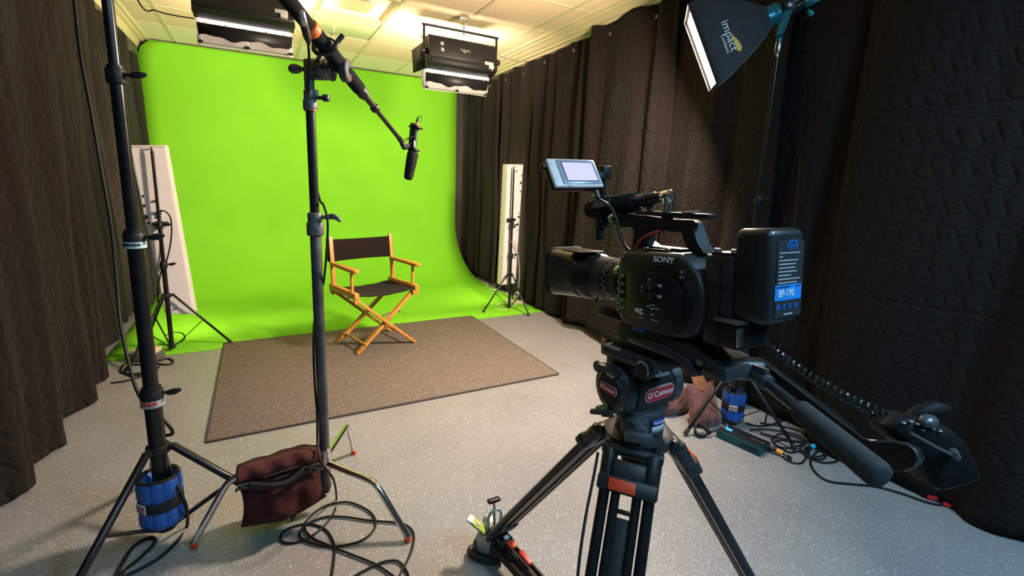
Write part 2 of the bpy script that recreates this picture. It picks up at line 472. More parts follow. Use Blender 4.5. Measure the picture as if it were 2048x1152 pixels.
# rug
m = MB().box((.803, 3.54, .006), (2.215, 1.645, .010), bev=.003)
rug = tag(m.build('rug', rugm), 'flat grey brown rug lying under the chair, overlapping the green floor', 'rug')
m = MB(); 
for a, b in (((-.304, 2.718), (1.91, 2.718)), ((-.304, 2.718), (-.304, 4.362)), ((1.91, 2.718), (1.91, 4.362)), ((-.304, 4.362), (1.91, 4.362))):
    m.beam((*a, .006), (*b, .006), .014, .011, bev=.003)
m.build('rug_edging', mat('dark_rug_edge', (.055, .045, .042), .9, noise=.3, nscale=200), rug)

# ---------------------------------------------------------------- quilted blankets on both walls
ringm = mat('dull_brass_ring', (.30, .24, .17), .35, .8, noise=.1)
def blanket(label, A, B, ztop, zbot, amp, nf, seed, inward, group, lean=0., rings=0, sag=.03):
    rnd = random.Random(seed)
    A = V((*A, 0)); B = V((*B, 0)); L = (B-A).length; n = V((inward, 0, 0))
    ph = [rnd.uniform(0, 6.28) for _ in range(6)]
    warp = [rnd.uniform(-.4, .4) for _ in range(4)]
    NU, NV = int(L*78)+20, 56
    def fold(s, t):
        q = s*nf*2*PI+.9*math.sin(s*2*PI*1.3+ph[0])+warp[0]*t*1.5
        f = .72*math.sin(q+ph[1]+.35*math.sin(q*.5+t))+.26*math.sin(1.7*q+ph[2]+t*1.2)+.07*math.sin(4.3*q+ph[3]-t*2)
        return f
    m = MB(); bm = m.bm; uvl = bm.loops.layers.uv.new('cloth')
    G = []; UV = []
    for j in range(NV+1):
        t = j/NV; row = []; ur = []
        for i in range(NU+1):
            s = i/NU
            zt = ztop(s) if callable(ztop) else ztop
            zb = zbot(s) if callable(zbot) else zbot
            zt2 = zt-sag*abs(math.sin(s*PI*max(2, round(L/.42))))**1.3
            z = zt2+(zb-zt2)*t+.012*math.sin(s*nf*2*PI+ph[4])*t
            a = amp*(.55+.45*t)
            p = A.lerp(B, s)+n*(a*fold(s, t)+lean*t**1.5+.012*math.sin(9*t+s*14+ph[5]))
            p.y += .35*a*math.cos(s*nf*2*PI+ph[1])*t
            row.append(bm.verts.new((p.x, p.y, z))); ur.append((s*L*1.3+seed, z))
        G.append(row); UV.append(ur)
    for j in range(NV):
        for i in range(NU):
            f = bm.faces.new((G[j][i], G[j][i+1], G[j+1][i+1], G[j+1][i]))
            for lp, (jj, ii) in zip(f.loops, ((j, i), (j, i+1), (j+1, i+1), (j+1, i))): lp[uvl].uv = UV[jj][ii]
    pts = [G[1][int((k+.5)/max(1, rings)*NU)].co.copy() for k in range(rings)]
    o = m.build('quilted_blanket', quilt, ang=80, sol=.012)
    tag(o, label, 'blanket', group)
    for p in pts:
        MB().lathe(p+V((inward*.008, 0, -.03)), (inward, 0, 0), [(0, .008), (0, .016), (.006, .015), (.007, .009), (0, .008)], 14).build('grommet', ringm, o)
    return o
GR, GL = 'black quilted blankets along the right wall', 'black quilted blankets along the left wall'
blanket('first black quilted blanket on the right wall beside the green screen', (2.765, 6.62), (2.765, 5.52), 2.715, lambda s: .10-.05*s, .040, 4, 11, -1, GR, rings=2)
blanket('brown lit quilted blanket hanging behind the right white light panel', (2.765, 5.56), (2.75, 4.72), 2.725, lambda s: .04, .045, 3, 12, -1, GR, rings=2)
blanket('narrow gathered quilted blanket just right of the right white light panel', (2.755, 4.74), (2.745, 4.20), 2.725, .03, .05, 2, 13, -1, GR, rings=1)
blanket('gathered quilted blanket left of the tall blanket that starts higher on the wall', (2.745, 4.26), (2.735, 3.60), 2.73, .03, .055, 2, 14, -1, GR, rings=1)
blanket('tall quilted blanket whose lower corner hangs out beyond the camera lens', (2.70, 3.64), (2.70, 2.62), lambda s: 2.775, .075, .05, 2.4, 15, -1, GR, lean=.045, rings=2)
blanket('quilted blanket on the right wall directly behind the video camera handle', (2.725, 2.68), (2.73, 1.78), 2.77, .02, .05, 2, 16, -1, GR, rings=2)
blanket('quilted blanket in deep shadow right of the softbox stand', (2.80, 1.86), (2.80, 1.22), 2.76, .02, .03, 1.5, 17, -1, GR)
blanket('wide quilted blanket behind the camera pan handle at the right edge', (2.73, 1.40), (2.74, .30), 2.76, .012, .05, 2, 18, -1, GR, lean=.03)
blanket('nearest quilted blanket on the right wall with puckered zigzag stitching', (2.72, .42), (2.72, -1.3), 2.76, .012, .05, 3, 19, -1, GR)
blanket('nearest dark quilted blanket at the left edge, behind the thick black stand', (-1.0, 1.2), (-.97, 2.98), 2.66, .02, .055, 4.0, 22, 1, GL)
blanket('dark quilted blanket on the left wall ending above the coiled black cables', (-.975, 2.9), (-.985, 4.02), 2.66, .02, .055, 2.6, 23, 1, GL)
blanket('khaki lit quilted blanket on the left wall behind the leaning white panel', (-1.03, 3.95), (-1.03, 6.60), 2.66, lambda s: .16+.05*math.sin(6*s), .035, 6, 24, 1, GL, lean=.05)
def rail(name, label, x, z, y0, y1):
    m = MB().cyl((x, y0, z), (x, y1, z), .009, n=10)
    tag(m.build(name, satin), label, 'rail')
rail('curtain_rod', 'thin black rod carrying the blankets along the right wall', 2.85, 2.70, -2.5, 6.4)

# ================================================================ LIGHTS
def fixture(label, cx, cy, cz, tilt, pw, col, side_door, group):
    t = thing('fluorescent_light', label, 'studio light', (cx, cy, cz), (-tilt, 0, 0), group)
    m = MB()
    m.prism([(-.075, -.085), (-.055, -.118), (.06, -.125), (.075, -.118), (.075, .118), (.06, .125), (-.055, .118), (-.075, .095)], (0, 0, 0), (0, 1, 0), (0, 0, 1), .62, bev=.004)
    m.box((0, .0, .0), (.63, .02, .245), bev=.003)
    m.box((0, -.076, -.088), (.6, .012, .035), bev=.003)
    hs = m.build('housing', satin, t, local=True)
    m = MB()
    for z in (.045, -.005): m.box((-.2, -.078, z), (.028, .006, .03), bev=.002)
    m.build('vent_slot', mat('pale_vent', (.30, .28, .26), .5, noise=.1), t, local=True)
    m = MB()
    for k in range(9):
        m.box((-.035+k*.0105, -.0785, .018+.006*math.sin(k*2.1)), (.007, .002, .004+.009*abs(math.sin(k*1.7))), M.Rotation(.5*math.sin(k), 3, 'Y'))
    m.box((0., -.0785, .003), (.03, .002, .006), M.Rotation(.4, 3, 'Y')); m.build('maker_mark', mat('faded_print', (.36, .34, .32), .5), t, local=True)
    m = MB().box((.225, -.08, -.062), (.085, .01, .028), bev=.002); m.build('rating_label', mat('label_grey', (.38, .40, .36), .5, noise=.05), t, local=True)
    MB().box((.24, -.085, -.095), (.05, .03, .028), bev=.006).build('power_plug', mat('plug_grey', (.5, .48, .45), .5, noise=.05), t, local=True)
    tm = mat('fluorescent_tube', (.9, .9, .9), .4, emit=(1., .93, .98), estr=3.5)
    for z in (-.115, -.05, .015, .08):
        MB().cyl((-.29, .088, z), (.29, .088, z), .017, n=12).build('tube', tm, t, local=True)
    # reflector behind tubes
    MB().box((0, .0775, 0), (.6, .004, .235)).build('reflector', mat('white_reflector', (.8, .8, .8), .4), t, local=True)
    # doors
    tx = .30
    def door(a, b, name):
        m = MB()
        m.grid([[(-tx, *a), (tx, *a)], [(-tx+.012, *b), (tx-.012, *b)]])
        return m.build(name, black, t, local=True, sol=.004)
    bd = door((.088, -.142), (.165, -.245), 'barn_door')
    door((.088, .132), (.21, .235), 'barn_door')
    for s in ((-1, 1) if side_door else (1,)):
        m = MB(); m.grid([[(s*.305, .08, -.115), (s*.305, .08, .115)], [(s*(.305+.06), .235, -.10), (s*(.305+.06), .235, .10)]])
        if s == 1: continue
        m.build('barn_door', black, t, local=True, sol=.004)
    for k in range(5):
        x = -.25+k*.125
        MB().cyl((x-.008, .085, -.14), (x+.008, .085, -.14), .006, n=10).ball((x, .082, -.147), .0055, n=8).build('hinge', steel, t, local=True)
    # gel: sheet over the mouth, its lower edge folded up over the door and clipped
    gm = mat('diffusion_gel_lit', (.80, .78, .76), .5)
    nt, b, N, L = nodes_of(gm)
    if 'Translucent BSDF' not in [q.name for q in nt.nodes]:
        tr = N('ShaderNodeBsdfTranslucent'); tr.inputs['Color'].default_value = (.85, .83, .80, 1)
        mx = N('ShaderNodeMixShader'); mx.inputs[0].default_value = .6
        out = [q for q in nt.nodes if q.type == 'OUTPUT_MATERIAL'][0]
        L(b.outputs[0], mx.inputs[1]); L(tr.outputs[0], mx.inputs[2]); L(mx.outputs[0], out.inputs['Surface'])
    m = MB(); rows = []
    for j in range(9):
        v = j/8; row = []
        for i in range(25):
            u = i/24
            y = .175+.02*math.sin(PI*v)+.006*math.sin(7*u+3*v)
            z = -.252+.2*v
            row.append((-.305+.61*u, y, z))
        rows.append(row)
    m.grid(rows)
    rows = []
    for j in range(5):
        v = j/4
        rows.append([(-.30+.60*i/24, .158-.028*v-.006, -.25+(.035+.014*math.sin(i*.55)+.006*math.sin(i*1.3))*v) for i in range(25)])
    m.grid(rows)
    for s in (-1, 1):
        m.grid([[(s*.30, .09, -.125), (s*.30, .13, -.115)], [(s*.305, .16, -.245), (s*.305, .19, -.20)]])
    m.build('diffusion_gel', gm, t, local=True, sol=.0015)
    for x in (-.285, 0., .285):
        m = MB().prism([(-.016, -.012), (.016, -.012), (.013, .012), (-.013, .012)], (x, .145, -.243), (1, 0, 0), (0, .6, .8), .014, bev=.002)
        cl = m.build('binder_clip', black, t, local=True)
        MB().tube([(x-.007, .136, -.235), (x-.004, .125, -.21), (x+.004, .125, -.21), (x+.007, .136, -.235)], .0013, 6).build('clip_wire', steel, cl, local=True)
        MB().tube([(x-.006, .158, -.252), (x, .162, -.264), (x+.006, .158, -.252)], .0015, 6).build('clip_wire', steel, cl, local=True)
    # yoke stays upright
    zt = .205
    I = WM[t.name].inverted()
    def w(x, y, z): return I @ V((cx+x, cy+y, cz+z))
    m = MB()
    up = (I.to_3x3() @ V((0, 0, 1)))
    yy = (I.to_3x3() @ V((0, 1, 0)))
    m.tube([w(-.335, 0, -.02), w(-.335, 0, zt-.025), w(-.325, 0, zt-.006), w(-.30, 0, zt), w(.30, 0, zt), w(.325, 0, zt-.006), w(.335, 0, zt-.025), w(.335, 0, -.02)], .0105, 8, sm=3)
    m.build('yoke', satin, t, local=True)
    for s in (-1, 1):
        MB().cyl((s*.312, 0, 0), (s*.37, 0, 0), .022, .024, n=14, bev=.004).build('tilt_knob', black, t, local=True)
    m = MB().cyl(w(0.02, 0, zt-.03), w(0.02, 0, ZC-cz-.02), .008, n=10)
    m.box(w(.02, 0, ZC-cz-.02), (.07, .05, .035), bev=.005)
    m.cyl(w(.02, 0, zt+.05), w(.055, 0, zt+.075), .006, n=8)
    m.build('hanger', steel, t, local=True)
    m = MB().tube([w(.02, 0, ZC-cz-.02), w(-.06, .0, .19), w(-.085, 0, .125)], .0016, 6, sm=5)
    m.tube([w(.07, 0, ZC-cz-.01), w(.05, 0, .21), w(-.02, 0, .15), w(-.085, 0, .125)], .0016, 6, sm=5)
    m.build('safety_wire', steel, t, local=True)
    d = V((0, 1, 1.0))
    c0 = WM[t.name] @ V((0, .235, -.03))
    lamp('fluorescent_glow', 'AREA', c0, c0+d, pw, col, (.58, .26), parent=t)
    return t
WARM = (1., .77, .62)
FIXW, PANW = 36, 20
fl = fixture('black fluorescent light hanging at the left, cut by the top of the photo', .0, 4.05, 2.565, math.radians(16), FIXW, WARM, False, 'fluorescent lights on the ceiling')
fr = fixture('black fluorescent light with an open side flap hanging at the right', 1.635, 4.06, 2.46, math.radians(12), FIXW, WARM, True, 'fluorescent lights on the ceiling')
def wire(name, label, pts, r, m=cablem, cat='cable', sm=6, n=8):
    return tag(MB().tube(pts, r, n, sm=sm).build(name, m), label, cat)
wire('power_cable', 'thin black cable sagging along the ceiling to the left hanging light', [V((-.62, 3.0, 2.785)), fy(273, -4, 3.55), fy(312, 21, 3.75), fy(350, 31, 3.9), fy(388, 37, 4.03)], .0045)
wire('power_cable', 'pale cable running from the right hanging light to the blanket tops', [V((1.885, 3.96, 2.36)), fy(988, 130, 4.0), fy(993, 112, 4.05), fy(1015, 117, 4.35), fy(1042, 123, 4.6), fy(1066, 121, 4.85), fy(1090, 114, 5.0)], .0055, mat('pale_cable', (.45, .42, .36), .5, noise=.05))
# small ceiling hook
hk = thing('ceiling_hook', 'small steel hook clipped to the ceiling grid behind the boom pole', 'hook', tuple(fz(668, 70, 2.795)))
p = fz(668, 70, 2.795)
MB().box(p, (.10, .02, .006), bev=.002).cyl(p, p-V((0, 0, .09)), .006, n=8).build('hook_clip', steel, hk)
MB().box(p-V((0, 0, .11)), (.05, .03, .045), bev=.005).build('hook_block', zinc, hk)
MB().tube([p-V((0, 0, .13)), p+V((.03, 0, -.19)), p+V((.08, 0, -.2)), p+V((.11, 0, -.12))], .002, 6, sm=5).build('safety_wire', steel, hk)

def light_panel(label, TL, TR, BR, BL, y, dep, portside, ports, marks):
    o = ((V(TL)+V(TR)+V(BR)+V(BL))/4)
    t = thing('vertical_softlight', label, 'light panel', (o.x, y, o.y), group='white vertical light panels')
    m = MB()
    bm = m.bm
    ins = .018
    q = [TL, TR, BR, BL]; cx = o
    ring = lambda k, yy: [bm.verts.new((c[0]+(cx.x-c[0])*k, yy, c[1]+(cx.y-c[1])*k*.12)) for c in q]
    a = ring(.10, y); b = ring(0, y+.02); c = ring(0, y+dep)
    bm.faces.new(a); bm.faces.new(c[::-1])
    for A, B in ((a, b), (b, c)):
        for i in range(4): bm.faces.new((A[i], A[(i+1) % 4], B[(i+1) % 4], B[i]))
    bmesh.ops.bevel(bm, geom=bm.edges[:], offset=.004, segments=2, affect='EDGES')
    m.build('panel_case', whitepaint, t)
    L_, R_ = (V(TL)-V(BL)), (V(TR)-V(BR))
    def at(u, v, d=0.):
        p = (V(BL)+L_*v).lerp(V(BR)+R_*v, u); return V((p.x, y-d, p.y))
    up = (at(.5, 1)-at(.5, 0)).normalized()
    xx = V((1, 0, 0))
    R3 = rot_axes(xx, V((0, 1, 0)), V((0, 0, 1)))
    m = MB()
    m.beam(at(.04, .988, -.001), at(.96, .988, -.001), .006, .010)
    m.build('end_seam', mat('panel_grey', (.5, .48, .48), .5, noise=.05), t)
    for u, v, s in ports:
        MB().box(at(u, v, .001), (.016*s, .006, .022*s), bev=.001).build('port', black, t)
    m = MB()
    for u, v in marks: m.cyl(at(u, v, 0), at(u, v, .03), .010, n=12, bev=.003)
    m.build('clamp_bolt', chrome, t)
    em = mat('panel_diffuser', (.8, .8, .8), .5, emit=(1, .86, .66), estr=4.)
    c = [(o+(V(k)-o)*.92) for k in q]
    m = MB(); m.grid([[(c[3].x, y+dep+.002, c[3].y), (c[2].x, y+dep+.002, c[2].y)], [(c[0].x, y+dep+.002, c[0].y), (c[1].x, y+dep+.002, c[1].y)]])
    m.build('diffuser', em, t, sol=.004)
    return t, o
lp, lo = light_panel('white light panel leaning at the left edge of the green screen', (-.804, 1.566), (-.575, 1.583), (-.485, .265), (-.687, .288), 4.385, .13, -1,
    [(.13, .715, .8), (.11, .66, .9), (.10, .595, 1.3), (.12, .56, .9)], [(.48, .69), (.42, .62), (.52, .615), (.5, .60), (.55, .63), (.47, .05)])
rp, ro = light_panel('white light panel standing upright before the brown blanket at right', (2.378, 1.59), (2.58, 1.598), (2.535, .272), (2.352, .262), 4.545, .115, 1,
    [(.90, .91, .7), (.87, .85, 1.2), (.88, .78, .8), (.88, .60, .7), (.88, .57, 1.2), (.85, .52, .7), (.84, .46, .7)], [(.5, .945), (.44, .53), (.5, .52), (.46, .50), (.5, .49), (.42, .055)])
lamp('panel_glow', 'AREA', (lo.x, 4.54, lo.y), (lo.x+.35, 6.6, .9), PANW, WARM, (.18, 1.2), parent=lp)
lamp('panel_glow', 'AREA', (ro.x, 4.68, ro.y), (ro.x-.25, 6.6, .9), PANW, WARM, (.18, 1.2), parent=rp)

def stand(name, label, base, zhub, zcrown, ztop, R_, azs, rads, legr, collars, group=None, braces=True, knob=True, kbr=.5, foot0=.012, top=None, up_r=None):
    x, y = base
    t = thing(name, label, 'light stand', (x, y, 0), group=group)
    zs = [zhub-.012]+[c for c in collars]+[ztop]
    for i, (a, b) in enumerate(zip(zs, zs[1:])):
        MB().cyl((x, y, a), (x, y, b), rads[i], n=18).build('pole_section', blackm, t)
    for i, c in enumerate(collars):
        r = rads[i]
        m = MB().cyl((x, y, c-.035), (x, y, c+.012), r+.008, n=20, bev=.003).cyl((x, y, c+.010), (x, y, c+.022), r+.003, n=20)
        cl = m.build('collar', black, t)
        if knob:
            m = MB().cyl((x, y, c-.004), (x+r+.03, y-.012, c-.004), .006, n=10)
            m.prism([(-.012, -.008), (.014, -.012), (.034, -.004), (.034, .006), (.01, .012), (-.012, .008)], (x+r+.03, y-.014, c-.004), (1, -.1, .15), (0, 0, 1), .012, bev=.003)
            m.build('collar_knob', black, cl)
    m = MB().cyl((x, y, zcrown-.02), (x, y, zcrown+.012), rads[0]+.010, n=20, bev=.003)
    for az in azs:
        a = math.radians(az); d = V((math.cos(a), math.sin(a), 0))
        m.beam(V((x, y, zcrown))+d*(rads[0]+.004), V((x, y, zcrown))+d*(rads[0]+.03), .024, .02, bev=.003)
    m.build('crown', black, t)
    m = MB().cyl((x, y, zhub-.014), (x, y, zhub+.014), rads[0]+.007, n=20, bev=.003)
    m.build('hub', black, t)
    for az in azs:
        a = math.radians(az); d = V((math.cos(a), math.sin(a), 0))
        p0 = V((x, y, zcrown))+d*(rads[0]+.024); p1 = V((x, y, foot0))+d*R_
        m = MB().cyl(p0, p1, legr, n=12, bev=.002)
        lg = m.build('leg', blackm, t)
        MB().cyl(p1+(p0-p1).normalized()*.035, p1-V((0, 0, .002)), legr+.003, legr+.004, n=12, bev=.002).build('rubber_foot', rubber, lg)
        if braces:
            q = p0.lerp(p1, kbr)
            m = MB().beam(V((x, y, zhub))+d*(rads[0]+.002), q, .012 if legr < .01 else .020, .005 if legr < .01 else .012, bev=.0015)
            m.ball(q+V((0, 0, .004)), .006, n=8); m.ball(V((x, y, zhub+.008))+d*(rads[0]+.004), .005, n=8)
            m.build('brace', black, t)
    return t
SG = 'black tripod stands of the white light panels'
ls = stand('light_stand', 'black tripod light stand in front of the leaning white panel', (-.652, 4.325), .04, .455, 1.53, .40, (4, 238, 122), (.0165, .0135, .0105), .0095, (.70, 1.0), SG)
rs = stand('light_stand', 'black tripod light stand in front of the upright white panel', (2.425, 4.486), .035, .40, 1.535, .345, (188, 280, 55), (.0150, .0125, .0095), .008, (.62, .95), SG)
for tt, (x, y), z in ((ls, (-.652, 4.325), 1.53), (rs, (2.425, 4.486), 1.535)):
    MB().cyl((x, y, z), (x, y, z+.03), .0075, n=10).cyl((x, y, z+.02), (x, y+.06, z+.02), .006, n=8).build('spigot', chrome, tt)
    MB().box((x+.005, y+.03, 1.0), (.09, .05, .03), bev=.004).box((x-.03, y-.005, 1.005), (.03, .02, .012), bev=.003).build('panel_clamp', black, tt)
wire('power_cable', 'black cable looping off the leaning white panel', [fy(318, 421, 4.34), fy(332, 424, 4.33), fy(342, 440, 4.32), fy(342, 480, 4.32), fy(333, 522, 4.33), fy(322, 545, 4.33), fy(316, 580, 4.35), fy(318, 620, 4.4)], .0055)
wire('power_cable', 'pale cable hanging down the back of the upright white panel', [fy(1022, 484, 4.47), fy(1030, 486, 4.48), fy(1036, 510, 4.5), fy(1039, 545, 4.5), fy(1037, 575, 4.5), fy(1033, 600, 4.5), fz(1025, 606)], .005, MATS['pale_cable'])

# ---------------------------------------------------------------- director's chair
cang = math.radians(16.2)
ch = thing('directors_chair', 'golden wooden folding chair with dark brown canvas seat and back on the rug', 'chair', (.826, 3.907, .011), (0, 0, cang))
def cp(m, name, mm=wood, **k): return m.build(name, mm, ch, local=True, **k)
W2, D2 = .255, .20
zs = .475
for yy, sgn in ((-D2, -1), (-D2+.028, 1), (D2-.028, 1), (D2, -1)):
    m = MB().beam((-sgn*W2, yy, .008), (sgn*.262, yy, .452), .024, .043, up=(0, 1, 0), bev=.005)
    lg = cp(m, 'leg')
    MB().cyl((-sgn*W2, yy, 0), (-sgn*W2, yy, .010), .010, n=10).build('foot_glide', mat('pale_glide', (.6, .52, .42), .5), lg, local=True)
for s in (-1, 1):
    cp(MB().cyl((s*.19, -D2, .075), (s*.19, D2, .075), .010, n=12), 'stretcher')
    m = MB().box((s*.27, 0, zs+.013), (.040, .46, .048), bev=.007); cp(m, 'seat_rail')
    m = MB().box((s*.262, -D2-.006, .447), (.05, .03, .035), M.Rotation(s*.5, 3, 'Y'), bev=.004).box((s*.262, D2+.004, .447), (.05, .03, .035), M.Rotation(s*.5, 3, 'Y'), bev=.004)
    cp(m, 'leg_block')
    m = MB().cyl((s*.272, -.155, zs+.03), (s*.272, -.152, .672), .0125, n=14); cp(m, 'arm_post')
    m = MB().prism([(-.012, 0), (.012, 0), (.010, .40), (-.012, .40)], (s*.272, .170, zs+.03), (0, .997, -.06), (0, .10, .995), .034, bev=.005)
    cp(m, 'back_post')
    m = MB().prism([(-.255, -.012), (-.235, -.028), (-.14, -.030), (.10, -.020), (.195, -.018), (.205, -.006), (.205, .012), (.10, .016), (-.14, .030), (-.235, .028), (-.255, .012)], (s*.274, 0, .684), (0, 1, 0), (1, 0, 0), .029, bev=.008, seg=3)
    cp(m, 'armrest')
m = MB().box((-.27, .19, zs-.012), (.04, .045, .016), bev=.003).box((-.27, -.12, zs-.012), (.04, .045, .016), bev=.003)
m.box((.27, .19, zs-.012), (.04, .045, .016), bev=.003).box((.27, -.12, zs-.012), (.04, .045, .016), bev=.003); cp(m, 'hinge_plate', zinc)
m = MB().prism([(-.03, .26), (.03, .275), (.10, .285), (.15, .275), (.15, .290), (.10, .300), (.03, .29), (-.03, .275)], (.0, -D2+.05, 0), (1, 0, 0), (0, 0, 1), .004); cp(m, 'folding_brace', steel)
m = MB().prism([(-.16, .40), (-.05, .405), (-.05, .415), (-.16, .41)], (.08, D2-.06, 0), (1, 0, 0), (0, 0, 1), .005); cp(m, 'folding_brace', black)
m = MB()
for x, z, y in ((.03, .26, -D2-.011), (.075, .21, -D2-.011), (.15, .283, -D2-.011), (-.17, .385, -D2-.011)): m.cyl((x, y, z), (x, y-.004, z), .006, n=10, bev=.0015)
cp(m, 'rivet', steel)
m = MB(); rows = []
for j in range(15):
    y = -.21+.42*j/14
    rows.append([(-.258+.516*i/20, y, zs+.006-.030*math.sin(PI*i/20)*(1-.35*((y)/.21)**2)+.002*math.sin(i*1.1+j)) for i in range(21)])
m.grid(rows); cp(m, 'seat', canvas, sol=.004)
m = MB(); rows = []
for j in range(13):
    v = j/12; z = .698+.178*v; yo = .189+.0193*0+(z-.505)*.10
    row = []
    for i in range(25):
        u = i/24; row.append((-.292+.584*u, yo-.022+.026*math.sin(PI*u)+.002*math.sin(9*u+4*v), z-.006*math.sin(PI*u)*(v)+.004*math.sin(PI*u)*(1-v)))
    for i in range(25):
        u = 1-i/24; row.append((-.292+.584*u, yo+.024+(.018 if 2 < i < 22 else 0)*math.sin(PI*u), z-.006*math.sin(PI*u)*v))
    rows.append(row)
m.grid(rows, closed_u=True); cp(m, 'backrest', canvas, sol=.003)

# ================================================================ C-STAND with boom
CS = V((.189, 1.92, 0))
cst = thing('c_stand', 'tall grey steel stand with chrome legs holding the boom pole, centre foreground', 'grip stand', (CS.x, CS.y, 0))
def on(z, dx=0, dy=0): return V((CS.x+dx, CS.y+dy, z))
MB().cyl(on(.10), on(1.20), .0205, n=24, bev=.003).build('column', column, cst)
MB().cyl(on(.085), on(.125), .014, .0215, n=16).build('end_plug', rubber, cst)
MB().cyl(on(1.20), on(1.66), .0165, n=20).build('riser', satin, cst)
m = MB().cyl(on(1.175), on(1.225), .031, n=24, bev=.004).cyl(on(1.222), on(1.262), .026, n=24, bev=.004)
cl = m.build('lower_collar', castgrey, cst)
rx = V((.877, -.479, 0))      # towards photo right
m = MB().cyl(on(1.245), on(1.245)+rx*.062, .008, n=12)
m.prism([(-.012, -.006), (.016, -.010), (.034, -.020), (.040, -.012), (.022, .008), (.006, .014), (-.012, .010)], on(1.247)+rx*.062, rx, (0, 0, 1), .016, bev=.004)
m.build('locking_knob', castgrey, cl)
m = MB().cyl(on(1.632), on(1.668), .0245, n=24, bev=.003).cyl(on(1.668), on(1.70), .021, n=24, bev=.003).box(on(1.69)+rx*.020, (.022, .022, .026), bev=.004)
cl = m.build('upper_collar', castgrey, cst)
m = MB().cyl(on(1.676)+rx*.016, on(1.676)+rx*.048, .007, n=12).cyl(on(1.676)+rx*.046, on(1.676)+rx*.070, .013, n=8, bev=.003)
m.build('locking_knob', darkgrey, cl)
m = MB()
for z in (1.628, 1.702, 1.732): m.cyl(on(z), on(z+.006), .0225 if z < 1.7 else .0165, n=20)
for k, z in enumerate((1.628, 1.702, 1.732)):
    MB().cyl(on(z), on(z+.006), .0225 if z < 1.7 else .0165, n=20).build('copper_ring', mat('copper_ring', (.45, .13, .06), .35, .7, noise=.1), cst)
m.bm.free()
MB().cyl(on(1.70), on(1.80), .0135, n=16).build('spigot', gloss, cst)
m = MB()
m.cyl(on(.20), on(.285), .0245, n=24, bev=.004); m.cyl(on(.275), on(.282), .0262, n=24)
m.build('leg_collar', chrome, cst)
for nm, foot, bend, attach in (('leg', V((-.283, 1.912, 0)), V((-.150, 1.905, .258)), .255), ('leg', V((.447, 1.592, 0)), V((.352, 1.72, .205)), .222), ('leg', V((.365, 2.294, 0)), V((.325, 2.208, .215)), .232)):
    a = on(attach); d = (bend-a); d.z = 0; d.normalize()
    s0 = a+d*.02; k = .045
    e = foot+V((0, 0, .02)); dd = (e-bend).normalized(); d1 = (bend-s0).normalized()
    pts = [s0, s0.lerp(bend, .5), bend-d1*k, bend-d1*k*.4+dd*k*.12, bend+dd*k*.4-d1*k*.12, bend+dd*k, bend.lerp(e, .6), e]
    lg = MB().tube(pts, .0128, 14, sm=4).build('leg', chrome, cst)
    MB().cyl(e+(bend-e).normalized()*.008, e-V((0, 0, .0195)), .0135, .0125, n=16, bev=.003).build('foot_tip', orangered, lg)
# grip head
gh = on(1.772)
m = MB().cyl(on(1.70), on(1.805), .017, n=18, bev=.004)
ax = V((.873, -.486, 0)).normalized()
m.cyl(gh+ax*.008, gh+ax*.072, .036, n=28, bev=.004)
m.cyl(gh+ax*.076, gh+ax*.088, .038, n=28, bev=.003)
g = m.build('grip_head', castgrey, cst)
MB().cyl(gh+ax*.07, gh+ax*.078, .034, n=28).build('friction_plate', steel, g)
MB().cyl(gh+ax*.086, gh+ax*.125, .010, n=14).build('bolt', castgrey, g)
m = MB().lathe(gh+ax*.118, ax, [(0, .010), (0, .036), (.004, .040), (.024, .040), (.028, .036), (.030, .014), (.026, .010), (.026, 0)], 30)
m.build('tightening_knob', darkgrey, g)
m = MB().cyl(gh-rx*.012, gh-rx*.034, .008, n=12).lathe(gh-rx*.030, -rx, [(0, 0), (0, .012), (.012, .017), (.030, .017), (.040, .010), (.042, 0)], 12)
m.build('t_knob', castgrey, g)
for k in range(3):
    a = -.9+.7*k
    MB().cyl(gh+ax*.03+V((-.3*math.cos(a), -.9, math.sin(a))).normalized()*.0355, gh+ax*.03+V((-.3*math.cos(a), -.9, math.sin(a))).normalized()*.038, .006, n=10).build('bolt_hole', black, g)

# boom pole: passes above the grip head
B0, B1 = V((.149, 1.702, 1.886)), V((.602, 2.197, 1.562))
bd = (B1-B0).normalized()
def bp(t): return B0+bd*t
LB = (B1-B0).length
bm_ = thing('boom_pole', 'black foam-gripped boom pole with an orange ring slanting down over the grey stand', 'boom pole', tuple(B0))
MB().lathe(bp(-.26), bd, [(0, 0), (0, .024), (.10, .025), (.20, .024), (.30, .022), (.305, 0)], 20).build('end_sleeve', foam, bm_)
MB().cyl(bp(.045), bp(.075), .0275, n=22, bev=.003).build('colour_ring', orange, bm_)
MB().lathe(bp(.075), bd, [(0, 0), (0, .0265), (.28, .0255), (.285, .020), (.285, 0)], 22).build('foam_grip', foam, bm_)
m = MB().lathe(bp(.355), bd, [(0, 0), (0, .021), (.02, .023), (.035, .023), (.04, .018), (.05, .018), (.055, .0135), (.055, 0)], 20)
m.build('twist_lock', black, bm_)
MB().cyl(bp(.40), bp(.475), .0125, n=16).build('pole_section', satin, bm_)
MB().lathe(bp(.468), bd, [(0, 0), (0, .0145), (.008, .0185), (.02, .0185), (.03, .0135), (.03, 0)], 18).build('twist_lock', black, bm_)
MB().cyl(bp(.49), bp(LB-.02), .0095, n=14).build('pole_section', satin, bm_)
MB().lathe(bp(LB-.035), bd, [(0, 0), (0, .012), (.03, .012), (.035, 0)], 14).build('tip_fitting', black, bm_)
